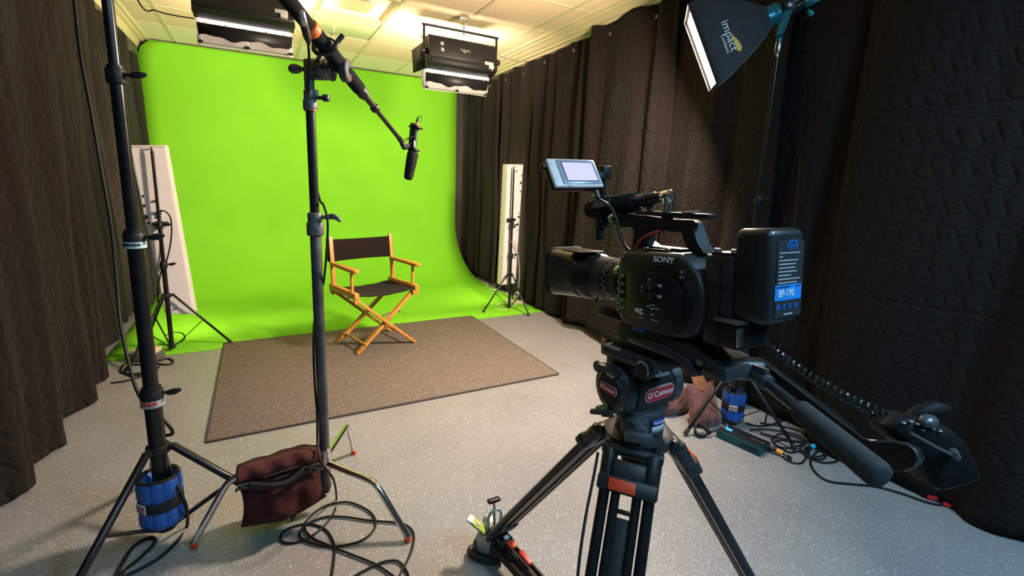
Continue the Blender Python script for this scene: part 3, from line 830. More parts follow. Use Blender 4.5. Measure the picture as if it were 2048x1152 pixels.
# connector plugged into the sleeve
q0 = dp(601, 22, 1.40); q1 = dp(614, 72, 1.46)
xl = thing('cable_connector', 'silver cable connector plugged into the side of the boom pole', 'connector', tuple(q0))
MB().cyl(q0, q0.lerp(q1, .62), .0115, n=16, bev=.002).build('connector_shell', steel, xl)
MB().lathe(q0.lerp(q1, .55), q1-q0, [(0, 0), (0, .0125), (.035, .012), (.06, .006), (.062, 0)], 14).build('strain_relief', rubber, xl)
# fork rest between grip head and pole
fb = bp(.132)
hd = thing('boom_holder', 'black fork-shaped holder clasping the boom pole above the grip head', 'boom holder', tuple(fb))
side = bd.cross(V((0, 0, 1))).normalized(); upv = side.cross(bd)
m = MB()
pts = [fb+side*.058+upv*.040, fb+side*.044+upv*.012, fb+side*.036-upv*.016, fb-upv*.036, fb-side*.036-upv*.016, fb-side*.044+upv*.012, fb-side*.058+upv*.040]
m.tube(pts, .0085, 10, sm=5)
m.build('fork', satin, hd)
MB().tube([fb-upv*.036, fb-upv*.055+V((-.008, 0, -.005)), gh+ax*.05+V((0, 0, .02))], .009, 10, sm=4).build('fork_stem', satin, hd)
MB().tube([fb+side*.03-upv*.027, fb+side*.036+upv*.01, fb+upv*.031, fb-side*.036+upv*.01, fb-side*.03-upv*.027], .004, 8, sm=5).build('retaining_strap', rubber, hd)

# microphone hanging on the boom
mt_, mj, mb_ = dp(833, 250, 2.2), dp(826, 306, 2.2), dp(812, 361, 2.2)
mic = thing('boom_microphone', 'shotgun microphone with a black foam windscreen hanging before the green screen', 'microphone', tuple(mj))
ma = (mb_-mt_).normalized()
MB().lathe(mj-ma*.004, ma, [(0, 0), (0, .022), (.006, .026), (.05, .0255), (.115, .0215), (.126, .019), (.131, .012), (.132, 0)], 22).build('windscreen', foam, mic)
MB().cyl(mt_+ma*.012, mj, .0115, n=16).build('microphone_body', satin, mic)
s2 = ma.cross(FW).normalized()
m = MB().beam(mt_+ma*-.004-s2*.020, mj-s2*.014+ma*.006, .016, .022, up=FW, bev=.003); m.build('mount_rail', black, mic)
for t_ in (.085, .88):
    c = mt_.lerp(mj, t_)
    m = MB().lathe(c-ma*.004, ma, [(0, .018), (0, .024), (.008, .024), (.008, .018), (0, .018)], 20); m.build('shock_ring', black, mic)
    for s in (-1, 1):
        MB().cyl(c+s2*s*.022, c+s2*(s*.036), .005, n=8, bev=.001).build('mount_tab', mat('tan_rubber', (.45, .27, .15), .5, noise=.1), mic)
m = MB().lathe(mt_-ma*.012, ma, [(0, 0), (0, .007), (.004, .010), (.03, .0105), (.03, 0)], 14); m.build('connector', steel, mic)
MB().cyl(mt_-ma*.006, mt_+ma*.004, .0112, n=14).build('connector_band', amber, mic)
MB().lathe(mt_-ma*.036, ma, [(0, 0), (0, .004), (.026, .007), (.026, 0)], 10).build('strain_relief', rubber, mic)
MB().box(mj.lerp(mt_, .30)+s2*.004-FW*.012, (.008, .003, .03), bev=.001).build('maker_label', white, mic)
m = MB().beam(B1-bd*.008, B1+bd*.028+V((0, 0, -.012)), .020, .024, bev=.004); m.beam(B1+bd*.02+V((0, 0, -.014)), mj.lerp(mt_, .3)-s2*.010, .016, .018, bev=.003)
m.build('swivel', black, mic)
hp = []
c0 = B1+V((.010, 0, .012)); c1 = mj.lerp(mt_, .55)-FW*.013
for k in range(70):
    t_ = k/69; a = t_*2*PI*6
    hp.append(c0.lerp(c1, t_)+(upv*math.cos(a)+FW*math.sin(a))*.007*min(1, 4*min(t_, 1-t_)+.1))
m = MB().tube(hp, .0016, 6)
m.tube([c1, mj.lerp(mt_, .8)-FW*.014, mt_-FW*.012+s2*.012, mt_-ma*.03+s2*.018, mt_-ma*.045+s2*.010, mt_-ma*.034], .0016, 6, sm=5)
m.build('coiled_lead', cablem, mic)

# boom cable: down the column, into loops on the floor
def flr(*ps, z=.006): return [fz(x, y, z) for x, y in ps]
cpts = [q1, dp(618, 110, 1.55), dp(617, 190, 1.68), dp(617, 300, 1.74), dp(621, 352, 1.75), on(1.36, .01, .024), on(1.30, .024, .0)+V((.0, .01, 0)), dp(646, 408, 1.74), dp(655, 440, 1.74), dp(654, 490, 1.77), dp(648, 560, 1.82), on(.95, .012, .022), on(.85, -.01, .024), dp(628, 650, 1.87), dp(627, 700, 1.88), dp(629, 760, 1.90), dp(634, 830, 1.90), dp(635, 890, 1.88), dp(640, 921, 1.83), dp(655, 941, 1.80), dp(668, 962, 1.83)]
cpts += flr((673, 998), (668, 1025), (645, 1055), (612, 1078), (580, 1086), (562, 1080), (566, 1064), (590, 1052), (622, 1048), (652, 1060), (668, 1088), (668, 1120), (660, 1175))
cc = tag(MB().tube(cpts, .0042, 8, sm=5).build('audio_cable', cablem), 'black cable running down the grey stand from the boom into loops on the floor', 'cable')
cpts2 = flr((655, 1200), (690, 1165), (740, 1135), (775, 1122), (800, 1125), (818, 1155), (812, 1190), (790, 1180), (800, 1150), (822, 1105), (828, 1070), (815, 1052), (790, 1045), (740, 1041), (690, 1034), (650, 1034), (615, 1048), (600, 1065), (608, 1080), (640, 1090), (680, 1092), (725, 1080), (750, 1055), (746, 1030), (720, 1012), (690, 1004), (650, 1012), (618, 1035), (610, 1056), (625, 1076), (660, 1092), (700, 1108), (750, 1128), (790, 1155), (830, 1190), z=.0075)
tag(MB().tube(cpts2, .0042, 8, sm=5).build('audio_cable', cablem), 'black cable lying in wide loose loops between the chrome stand legs', 'cable')

# ---------------------------------------------------------------- sandbags
def pillow(m, c00, c10, c11, c01, th, nrm, pinch=.06, nu=26, nv=16, wr=.004, seed=0, sagb=.10):
    """stuffed bag between four corners (bottom left, bottom right, top right, top left)"""
    c00, c10, c11, c01 = map(V, (c00, c10, c11, c01)); nrm = V(nrm).normalized()
    rnd = random.Random(seed); ph = [rnd.uniform(0, 6) for _ in range(4)]
    for side_ in (1, -1):
        rows = []
        for j in range(nv+1):
            v = j/nv; row = []
            for i in range(nu+1):
                u = i/nu
                uu = u+pinch*math.sin(2*PI*u)*.0+(.5-u)*pinch*2*math.sin(PI*v)**.8
                vv = v-(1-v)*sagb*math.sin(PI*u)**.7-v*pinch*.7*math.sin(PI*u)**.8
                p = c00.lerp(c10, uu).lerp(c01.lerp(c11, uu), vv)
                k = max(0, math.sin(PI*u))**.55*max(0, math.sin(PI*v))**.55
                w_ = wr*(math.sin(u*13+ph[0]+v*2)+.7*math.sin(v*9+u*6+ph[1])+.6*math.sin((u-v)*19+ph[2]))*k
                w_ += wr*.8*math.sin(u*27+ph[3]+math.sin(v*4))*k*v
                row.append(p+nrm*side_*(th*k*(1.35-.7*v)+w_))
            rows.append(row)
        m.grid(rows)
    bmesh.ops.remove_doubles(m.bm, verts=m.bm.verts[:], dist=.0006)
    return m
sb = thing('sandbag', 'dark maroon sandbag with a black strap slung over a chrome stand leg', 'sandbag', (.03, 1.9, 0))
yf = 1.848
BL, BR_, TR_, TL_ = fy(481, 1054, yf), fy(654, 992, yf), fy(645, 926, yf+.015), fy(474, 966, yf+.015)
m = MB(); pillow(m, BL, BR_, TR_, TL_, .062, (0, -1, 0), .05, wr=.008, seed=3, sagb=.14)
m.build('bag_pouch', maroon, sb)
m = MB(); pillow(m, BL+V((.02, .11, -.02)), BR_+V((0, .11, -.03)), TR_+V((-.01, .085, 0)), TL_+V((.01, .085, 0)), .04, (0, -1, 0), .06, seed=5)
m.build('bag_pouch', maroon, sb)
# saddle: cloth bridging the leg
TLs, TRs = fy(472, 948, yf+.01), fy(641, 901, yf+.01)
m = MB(); rows = []
for j in range(13):
    v = j/12
    row = []
    for i in range(31):
        u = i/30
        a = TL_.lerp(TR_, u); b = TLs.lerp(TRs, u)
        hump = .016*math.sin(PI*u)**1.2+.007*math.sin(u*11)*math.sin(PI*u)
        if v < .5: p = a.lerp(b, v*2)+V((0, -.018*math.sin(PI*v*2)-.006, 0))
        else: p = b+V((0, .09*(v-.5)*2, -.02*((v-.5)*2)**2))
        p = p+V((0, 0, hump*min(1, v*2)))+V((0, -.004*math.sin(u*23+v*5), .003*math.sin(u*17)))
        row.append(p)
    rows.append(row)
m.grid(rows); m.build('saddle_flap', mat('lighter_maroon_nylon', (.066, .0155, .0165), .75, noise=.3, nscale=22, bump=.35, bscale=350, sheen=.03, spec=.2), sb, sol=.004)  # flap cloth lighter than the two pouches
def lerpq(u, v, off): 
    return TL_.lerp(TR_, u).lerp(TLs.lerp(TRs, u), v)+V((0, -off, 0))
m = MB()
rows = [[lerpq(u, v, .03) for u in (0.01, .07, .13)] for v in (-.28, .22)]; m.grid(rows)
rows = [[lerpq(u, v, .028) for u in (.76, .87, .99)] for v in (-.10, .40)]; m.grid(rows)
pts = [(.13, -.05, .034), (.25, -.12, .048), (.38, -.22, .058), (.5, -.26, .060), (.6, -.18, .055), (.70, .02, .044), (.77, .14, .034)]
sp = spline([lerpq(u, v, o) for u, v, o in pts], 5)
for s0_, s1_ in zip(sp, sp[1:]): pass
rows = [[p+V((0, 0, .018-.006*math.sin(PI*i/(len(sp)-1)))) for i, p in enumerate(sp)], [p+V((0, -.004, -.018+.006*math.sin(PI*i/(len(sp)-1)))) for i, p in enumerate(sp)]]
m.grid(rows)
m.build('carry_strap', webbing, sb, sol=.004)
m = MB()
def stitch(a, b, n):
    for k in range(n):
        p = a.lerp(b, (k+.15)/n); q = a.lerp(b, (k+.75)/n); m.tube([p, q], .0009, 5)
for u0, u1, va, vb in ((.01, .13, -.28, .22), (.76, .99, -.10, .40)):
    o_ = .033
    c = [lerpq(u0, va, o_), lerpq(u1, va, o_), lerpq(u1, vb, o_), lerpq(u0, vb, o_)]
    for a, b in ((c[0], c[1]), (c[2], c[3]), (c[1], c[2]), (c[0], c[2]), (c[1], c[3])): stitch(a, b, 9)
stitch(lerpq(.30, .45, .036), lerpq(.72, .62, .036), 16)
stitch(lerpq(.42, .10, .044), lerpq(.6, .22, .042), 8)
m.build('stitching', thread, sb)
MB().tube([lerpq(-.01, -.40, .03), lerpq(.0, -.1, .034), lerpq(.04, -.25, .036)], .004, 7, sm=5).build('strap_loop', webbing, sb)

sbr = thing('sandbag', 'faded maroon sandbag with a torn tan top on the floor behind the tripod head', 'sandbag', (2.3, 1.78, 0))
p = [V((2.19, 1.75, .012)), V((2.44, 1.70, .015)), V((2.43, 1.80, .235)), V((2.245, 1.84, .225))]
m = MB(); pillow(m, *p, .062, (-.35, -1, 0), .05, wr=.006, seed=9); m.build('bag_pouch', maroonl, sbr)
m = MB(); pillow(m, V((2.10, 1.93, .012)), V((2.38, 1.90, .012)), V((2.38, 1.92, .16)), V((2.16, 1.94, .15)), .05, (-.35, -1, 0), .05, wr=.005, seed=10); m.build('bag_pouch', maroonl, sbr)
m = MB(); pillow(m, V((2.28, 1.80, .19)), V((2.40, 1.78, .19)), V((2.385, 1.84, .262)), V((2.30, 1.86, .258)), .02, (-.35, -1, 0), .03, wr=.003, seed=12); m.build('torn_top', mat('tan_canvas', (.17, .060, .022), .8, noise=.3, nscale=40), sbr)
m = MB()
stitch(V((2.20, 1.70, .02)), V((2.245, 1.785, .22)), 14); m.build('stitching', thread, sbr)

# ---------------------------------------------------------------- left tall stand, ankle weights
LS = V((-.376, 2.007, 0))
tall = stand('light_stand', 'thick tall black tripod stand in the left foreground with a blue weight at its base', (LS.x, LS.y), .065, .385, 2.62, .45, (236, 349, 105), (.0275, .0235, .0195, .016), .0135, (.605, 1.175, 1.70), None, kbr=.47, foot0=.015)
m = MB(); m.lathe(V((LS.x, LS.y, 1.135)), (0, 0, 1), [(0, .0), (0, .0325), (.022, .0325), (.022, 0)], 24); m.build('paper_label', mat('pale_blue_label', (.42, .55, .60), .5, noise=.15, nscale=120), tall)
m = MB()
for k in range(9):
    a = -2.55+k*.19
    m.box(LS+V((math.cos(a)*.0328, math.sin(a)*.0328, 1.148)), (.004, .004, .007 if k % 3 else .010), M.Rotation(a, 3, 'Z'))
m.build('label_print', black, tall)
m = MB(); m.lathe(V((LS.x, LS.y, .556)), (0, 0, 1), [(0, 0), (0, .0365), (.026, .0365), (.026, 0)], 24); m.build('paper_label', mat('grey_label', (.30, .32, .33), .5, noise=.15, nscale=90), tall)
for k in range(3):
    a = -2.1+k*.42
    MB().box(LS+V((math.cos(a)*.0367, math.sin(a)*.0367, .573)), (.003, .011, .012), M.Rotation(a, 3, 'Z')).build('red_mark', redp, tall)
def ankle(label, c, r, z0, h, faceang, gap=None):
    t = thing('ankle_weight', label, 'weight', (c[0], c[1], z0), group='blue ankle weights on the stands')
    c = V((c[0], c[1], 0))
    NL = 10
    lob = lambda a, i: 1+.085*abs(math.sin(a*NL/2))**.7
    prof = [(.012, r*.62), (.004, r*.80), (0, r*.9), (.012, r*.985)]+[(h*k/12, r*(1+.015*math.sin(k*.9)-(.10 if k in (6,) else 0.04 if k in (5, 7) else 0))) for k in range(1, 12)]+[(h-.012, r*.985), (h, r*.9), (h-.004, r*.80), (h-.03, r*.62), (.012, r*.62)]
    MB().lathe(c+V((0, 0, z0)), (0, 0, 1), prof, 90, rf=lob).build('weight_cuff', bluef, t)
    for z, rr in ((h-.004, .90),):
        pts = [c+V((math.cos(a)*r*rr, math.sin(a)*r*rr, z0+z+.002*math.sin(3*a))) for a in [2*PI*k/40 for k in range(40)]]
        MB().tube(pts, .0075, 8, closed=True).build('edge_binding', webbing, t)
    pts = [c+V((math.cos(a)*r*.93, math.sin(a)*r*.93, z0+.004)) for a in [2*PI*k/40 for k in range(40)]]
    MB().tube(pts, .006, 8, closed=True).build('edge_binding', webbing, t)
    zb = z0+h*.38
    MB().lathe(c+V((0, 0, zb)), (0, 0, 1), [(0, r*.98), (0, r*1.065), (.004, r*1.075), (h*.2, r*1.075), (h*.21, r*1.06), (h*.21, r*.98), (0, r*.98)], 48).build('strap', webbing, t)
    fa = math.radians(faceang); d = V((math.cos(fa), math.sin(fa), 0)); s = V((-d.y, d.x, 0))
    o = c+d*r*1.085+V((0, 0, zb+h*.12))
    MB().box(o, (.004, .046, .036), M.Rotation(fa, 3, 'Z'), bev=.001).build('brand_tag', mat('tag_white', (.55, .52, .5), .6, noise=.05), t)
    m = MB()
    for k in range(4): m.box(o+d*.0022+s*(-.015+.010*k)+V((0, 0, .004)), (.001, .006, .014 if k % 2 else .010), M.Rotation(fa, 3, 'Z'))
    m.box(o+d*.0022+V((0, 0, -.010)), (.001, .034, .003), M.Rotation(fa, 3, 'Z')); m.build('tag_print', mat('tag_red', (.30, .03, .04), .5), t)
    return t
ankle('blue ankle weight with black strap around the base of the thick left stand', (LS.x-.006, LS.y-.004), .066, .085, .195, 222)
ankle('bright blue ankle weight beside the faded sandbag at the softbox stand', (2.47, 1.672), .060, .035, .185, 216)
pts = [dp(146, -30, 1.62), dp(152, 30, 1.66), dp(163, 120, 1.72), dp(182, 220, 1.78), dp(203, 340, 1.82), dp(222, 450, 1.84), dp(233, 560, 1.85), dp(240, 640, 1.84), dp(256, 720, 1.82), dp(278, 790, 1.80), LS+V((-.0, .05, .50)), LS+V((.045, .03, .42)), dp(320, 876, 1.80), dp(333, 915, 1.78), dp(352, 968, 1.76), dp(371, 1010, 1.74)]
pts += flr((374, 1052), (352, 1085), (318, 1116), (280, 1138), (240, 1158), (215, 1190), (226, 1165), (245, 1125), (268, 1092), (295, 1076), (310, 1078), (305, 1092), (275, 1120), (245, 1145), (232, 1180))
tag(MB().tube(pts, .0062, 8, sm=5).build('power_cable', cablem), 'long black cable hanging down the left blanket and around the thick stand', 'cable')
# power strip with yellow plug, cables in the left corner
ps = thing('power_box', 'clear outlet box with a yellow plug behind the thick left stand', 'power outlet', (-.79, 4.20, 0))
a = fz(268, 715); 
MB().box((-.79, 4.19, .035), (.20, .11, .060), M.Rotation(-.35, 3, 'Z'), bev=.008).build('box_base', mat('smoky_plastic', (.10, .095, .085), .25, noise=.1), ps)
MB().box((-.79, 4.19, .076), (.17, .095, .030), M.Rotation(-.35, 3, 'Z'), bev=.006).build('socket_strip', cream, ps)
MB().box((-.775, 4.20, .128), (.045, .045, .075), bev=.008).box((-.81, 4.20, .14), (.05, .03, .03), bev=.006).build('yellow_plug', yellow, ps)
wire('power_cable', 'coiled black cable on the floor around the clear outlet box', flr((318, 722), (335, 717), (346, 722), (342, 728), (325, 729), (300, 724), (270, 722), (250, 728), (242, 738), (246, 746), (275, 747), (305, 742), (315, 735), (290, 730), (262, 730), (250, 740), (262, 752), (300, 745), (318, 733)), .0065)
wire('power_cable', 'black cable slipping out from under the left blankets towards the outlet box', [fz(222, 766, .006)]+flr((245, 763), (270, 757), (292, 748), (306, 738), (312, 730)), .0065)
wire('power_cable', 'black cable looping on the green floor behind the left panel stand', flr((318, 688), (340, 690), (362, 684), (370, 674), (362, 666), (345, 666), (330, 672)), .006)
# white cables by the right panel
for lab, pts in (('cream cable curling out below the brown lit blanket', flr((972, 566), (975, 574), (984, 579), (998, 579), (1010, 578))), ('cream cable looping on the green floor behind the right panel stand', flr((1045, 606), (1020, 608), (1000, 607), (992, 612), (996, 618), (1012, 618), (1028, 612), (1035, 606))), ('tangled cream cable beside the outlet strip at the right wall', [fz(1028, 590), fz(1033, 597, .03), fz(1030, 588, .1), fz(1036, 585, .12), fz(1044, 600, .03), fz(1041, 608), fz(1030, 604, .02), fz(1022, 600), fz(1013, 585, .05)])):
    wire('power_cable', lab, pts, .006, cream)
m = MB().beam(fz(1012, 600, .02), fz(1046, 606, .02), .05, .035, bev=.005)
tag(m.build('outlet_strip', cream), 'cream outlet strip on the green floor behind the right panel stand', 'power outlet')
q = fz(1210, 682)
ob = thing('outlet_box', 'small cream outlet box on the floor behind the camera lens', 'power outlet', tuple(q))
MB().box(q+V((.0, .0, .03)), (.05, .05, .06), M.Rotation(.3, 3, 'Z'), bev=.004).build('box_body', cream, ob)
MB().box(q+V((.05, .0, .018)), (.05, .03, .03), M.Rotation(.3, 3, 'Z'), bev=.004).build('plug', cream, ob)

# ================================================================ SOFTBOX on its stand
RSX, RSY = 2.462, 1.676
rst = stand('light_stand', 'thin black tripod stand carrying the softbox lamp at the right wall', (RSX, RSY), .035, .37, 2.10, .37, (178, 281, 40), (.0165, .0135, .0105), .0095, (.80, 1.36), None)
MB().cyl((RSX, RSY, 2.09), (RSX, RSY, 2.125), .0075, n=12).cyl((RSX, RSY, 2.118), (RSX, RSY, 2.175), .0165, n=18, bev=.003).build('spigot', steel, rst)
az, el, ro = 2.329, -.435, .068
sn = V((math.cos(el)*math.cos(az), math.cos(el)*math.sin(az), math.sin(el)))
ss = sn.cross(V((0, 0, 1))).normalized(); su = ss.cross(sn)
ss, su = math.cos(ro)*ss+math.sin(ro)*su, -math.sin(ro)*ss+math.cos(ro)*su
SP = fx(1572, 18, 2.421); SM = SP+sn*.432
HH, WW = .413, .36
led = thing('lamp_head', 'teal and black cylindrical lamp with softbox fitted, top right', 'lamp', tuple(SP))
def ring_(t, r): return (t, r)
MB().lathe(SP-sn*.075, sn, [(0, 0), (0, .044), (.004, .047), (.10, .047), (.104, .044), (.104, 0)], 40, rf=lambda a, i: 1+(.045 if int(a/(2*PI)*40) % 2 else -.03)).build('cooling_fins', satin, led)
MB().lathe(SP+sn*.03, sn, [(0, 0), (0, .048), (.006, .052), (.05, .054), (.058, .058), (.075, .058), (.08, .054), (.08, 0)], 40).build('front_collar', tealb, led)
MB().lathe(SP+sn*.055-ss*.0555, -ss, [(-.004, 0), (-.004, .006), (.0, .006), (.0, 0)], 12).build('collar_screw', black, led)
MB().box(SP-sn*.105, (.088, .088, .075), rot_axes(ss, su, -sn).inverted().transposed() if False else rot_axes(ss, su, sn), bev=.008).build('rear_body', teal, led)
m = MB()
R_ = rot_axes(sn, su, ss)
for i in range(5):
    for j in range(4): m.box(SP-sn*(.135-.014*i)-ss*.0455+su*(-.022+.014*j), (.008, .008, .006), R_)
m.build('vent_grille', black, led)
m = MB().box(SP-sn*.105-ss*.0445+su*.006, (.066, .062, .003), R_, bev=.001); m.build('grille_panel', mat('cyan_metal', (.05, .30, .40), .35, .4, noise=.1), led)
MB().box(SP-sn*.165+su*.012, (.06, .07, .05), rot_axes(ss, su, sn), bev=.008).build('rear_handle', mat('slate_plastic', (.045, .055, .075), .4, noise=.1), led)
kp = SP-ss*.05
m = MB().lathe(kp, -ss, [(0, 0), (0, .021), (.012, .022), (.02, .021), (.022, .012), (.022, 0)], 28); kn = m.build('tilt_knob', black, led)
MB().lathe(kp-ss*.021, -ss, [(0, 0), (0, .009), (.004, .008), (.004, 0)], 20).build('knob_cap', mat('pale_cap', (.62, .62, .66), .4), kn)
top = V((RSX, RSY, 2.175))
m = MB().beam(kp-su*.008-ss*.012, top+V((-.028, -.018, .028)), .036, .010, up=ss, bev=.003)
for o_ in (-.010, 0, .010): m.beam(kp-su*.02-ss*.018+sn*o_, top+V((-.028, -.018, .032))+sn*o_-ss*.006, .004, .004, up=ss)
m.beam(top+V((-.03, -.02, .03)), top+V((.03, .02, .02)), .034, .010, bev=.003)
m.beam(top+V((.03, .02, .02)), SP+ss*.052, .03, .008, up=ss, bev=.003)
m.cyl(top-V((0, 0, .004)), top+V((0, 0, .022)), .014, n=16, bev=.002)
m.build('yoke', tealb, led)
m = MB().cyl(SP-sn*.085-su*.052, SP-sn*.10-su*.085, .012, n=14, bev=.002); m.build('power_socket', tealb, led)
# softbox shell
sbx = thing('softbox', 'black fabric softbox glowing white at its mouth, with white and yellow lettering', 'softbox', tuple(SM))
n_, rows = 32, []
def sqc(a):
    c, s_ = math.cos(a), math.sin(a); k = 1/max(abs(c), abs(s_)); return c*k, s_*k
for j in range(13):
    t_ = j/12
    row = []
    for k in range(48):
        a = 2*PI*k/48
        qx, qy = sqc(a)
        rx_, ry_ = .052*math.cos(a), .052*math.sin(a)
        g = min(1, t_/.9)
        f = .5*g+.5*math.sin(g*PI/2)**.8
        X_ = rx_*(1-f)+qx*WW/2*f; Y_ = ry_*(1-f)+qy*HH/2*f
        wv = 1+(1-t_**5)*(.014*math.sin(5*a+9*t_)*math.sin(PI*t_)-.03*math.sin(PI*t_)*abs(math.cos(2*a)))
        row.append(SP+sn*(.085+(.432-.085)*t_)+ss*X_*wv+su*Y_*wv)
    rows.append(row)
m = MB(); m.grid(rows, closed_u=True)
fab = mat('black_softbox_fabric', (.022, .022, .026), .75, noise=.2, nscale=30, bump=.2, bscale=200, sheen=.15)
m.build('fabric_shell', fab, sbx, sol=.003)
inner = mat('black_lining', (.004, .0038, .0036), .9, noise=.05, spec=0.)
m = MB(); rows = []
for t_, k in ((.432, .987), (.425, .978), (.416, .965)):
    row = []
    for i in range(48):
        qx, qy = sqc(2*PI*i/48); row.append(SP+sn*t_+ss*qx*WW/2*k+su*qy*HH/2*k)
    rows.append(row)
m.grid(rows, closed_u=True); m.build('inner_lip', inner, sbx, sol=.002)
m = MB(); c = SP+sn*.4175
m.grid([[c+ss*WW*.478*a+su*HH*.478*b for a in (-1, -.5, 0, .5, 1)] for b in (-1, -.5, 0, .5, 1)])
m.build('diffuser', mat('softbox_diffuser', (.9, .9, .9), .5, emit=(1, .93, .86), estr=16), sbx, sol=.002)
pts = [SM+ss*qx*WW/2+su*qy*HH/2 for qx, qy in [sqc(2*PI*i/48) for i in range(48)]]
MB().tube(pts, .004, 6, closed=True).build('mouth_piping', webbing, sbx)
sg = lamp('softbox_glow', 'AREA', SP+sn*.421, SP+sn*2, 172, (1., .77, .58), (WW*.92, HH*.92), parent=sbx)
mm = M((ss, (-sn).cross(ss), -sn)).transposed().to_4x4(); mm.translation = SP+sn*.421
sg.matrix_local = WM[sbx.name].inverted() @ mm
# lettering on the near side panel
def sidept(t_, y):       # point on the -ss panel
    g = min(1, t_/.9); f = .5*g+.5*math.sin(g*PI/2)**.8
    k = .052*(1-f)+WW/2*f
    kk = 1-.03*math.sin(PI*t_)
    return SP+sn*(.085+.347*t_)-ss*(k*kk+.0025)+su*y
a0, a1 = sidept(.82, 0), sidept(.45, 0)
vdir = (a1-a0).normalized(); udir = -su; nd = udir.cross(vdir)
if nd.dot(ss) > 0: nd = -nd
text('brand_lettering', 'impact', .058, white, sbx, sidept(.63, -.018)-ss*.001, udir, vdir, ext=.0008)
text('brand_lettering', 'Luxbanx', .028, white, sbx, sidept(.72, -.048)-ss*.001, udir, vdir, ext=.0008, shear=.2)
m = MB(); pp_ = sidept(.565, -.060)-ss*.001
m.prism([(-.05, -.012), (-.03, -.004), (0, .010), (.03, .016), (.045, .010), (.05, -.002), (.042, -.012), (.02, -.012), (-.02, -.014)], pp_, udir, vdir, .0012)
m.build('yellow_swoosh', mat('swoosh_yellow', (.80, .45, .02), .5), sbx)
wire('power_cable', 'thin dark cable dropping from the teal lamp down past the softbox stand', [SP-sn*.10-su*.085, dp(1596, 42, 2.72), dp(1608, 45, 2.72), dp(1616, 60, 2.72), dp(1616, 110, 2.72), dp(1608, 220, 2.72), dp(1600, 320, 2.72), dp(1590, 440, 2.72), dp(1582, 560, 2.72), dp(1560, 700, 2.72), fz(1530, 846, .01)], .005)

# ballast box with strap, connectors and the nest of cables
bang = math.radians(100.5)
def bl(x, y, z): 
    return V((2.330, 1.493, 0))+V((math.cos(bang)*x-math.sin(bang)*y, math.sin(bang)*x+math.cos(bang)*y, z))
bal = thing('power_supply', 'flat teal and black power box with a glowing blue display on the floor', 'power supply', (2.33, 1.493, 0))
RB = M.Rotation(bang, 3, 'Z')
MB().box(bl(0, 0, .026), (.25, .118, .044), RB, bev=.004).build('teal_case', teal, bal)
MB().box(bl(0, 0, .049), (.245, .100, .006), RB, bev=.002).build('top_cover', black, bal)
MB().box(bl(.078, .008, .0528), (.036, .022, .002), RB, bev=.0006).build('display', mat('blue_display', (.02, .3, .7), .3, emit=(.05, .45, 1.), estr=1.1), bal)
for k in range(2): MB().cyl(bl(.100, .022-.03*k, .050), bl(.100, .022-.03*k, .072), .011, n=18, bev=.002).build('dial', chrome, bal)
m = MB()
for k in range(22): m.box(bl(-.02-.0042*k, .0592, .027), (.0022, .002, .022), RB)
m.build('vent_grille', black, bal)
MB().box(bl(-.1255, .012, .028), (.003, .028, .024), RB, bev=.003).build('power_inlet', black, bal)
m = MB()
for k in range(6): m.box(bl(-.045-.009*k, -.004, .0524), (.006, .006, .001), RB)
m.box(bl(-.105, -.004, .0524), (.010, .010, .001), RB); m.build('cover_lettering', mat('dim_print', (.16, .17, .18), .5), bal)
for s in (-.047, .047):
    MB().box(bl(0, s, .004), (.2, .012, .008), RB, bev=.002).build('base_skid', rubber, bal)
st_ = [fz(1418, 866, .02), fz(1408, 872, .012), fz(1396, 872, .014), fz(1388, 862, .03), fz(1392, 852, .045), fz(1404, 852, .05), fz(1414, 862, .04), fz(1420, 868, .02)]
sp_ = spline(st_, 6); m = MB()
m.grid([[p+V((0, 0, -.010)) for p in sp_], [p+V((.006, -.006, .014)) for p in sp_]]); s_o = m.build('hand_strap', webbing, bal, sol=.003)
MB().tube([fz(1418, 869, .018), fz(1426, 862, .03), bl(.125, .02, .03)], .0045, 8, sm=4).build('strap_hook', chrome, bal)
cn = thing('cable_connector', 'orange ended cable connector plugged into the teal power box', 'connector', tuple(bl(-.15, -.03, .02)))
q0, q1, q2 = bl(-.126, -.032, .028), bl(-.163, -.040, .026), bl(-.195, -.044, .022)
MB().cyl(q0, q1, .0125, n=16, bev=.002).build('connector_shell', black, cn)
MB().cyl(q1, q2, .0135, .011, n=16, bev=.003).build('orange_boot', amber, cn)
MB().cyl(q2, q2+(q2-q1)*.35, .006, .005, n=10).build('strain_relief', rubber, cn)
cn2 = thing('cable_connector', 'cyan ringed cable connector lying in the nest of black cables', 'connector', tuple(fz(1622, 896, .02)))
q3, q4 = fz(1612, 898, .02), fz(1628, 892, .022)
MB().cyl(q3, q3.lerp(q4, .55), .012, n=14, bev=.002).build('connector_shell', black, cn2)
MB().cyl(q3.lerp(q4, .5), q4, .0135, n=14, bev=.003).build('cyan_boot', cyanp, cn2)
wire('power_cable', 'black cable running from the orange connector into small loops on the floor', [q2+(q2-q1)*.3]+flr((1568, 916), (1578, 922), (1582, 916), (1574, 911), (1582, 924), (1602, 926), (1612, 914), (1606, 902), (1580, 905), (1565, 897), (1548, 888), (1560, 880), (1590, 884), (1625, 880)), .0048)
wire('power_cable', 'black cables knotted in a loose nest behind the teal power box', flr((1500, 860), (1530, 858), (1560, 862), (1590, 868), (1610, 880), (1600, 890), (1575, 896), (1552, 890), (1545, 878), (1560, 868), (1585, 872), (1615, 884), (1640, 895), (1652, 908), (1645, 918), (1620, 916), (1612, 904), (1622, 896), (1640, 900), (1650, 908), (1630, 914), (1608, 908), (1600, 896), (1612, 886), (1580, 880), (1545, 872), (1520, 866), z=.012), .0048)
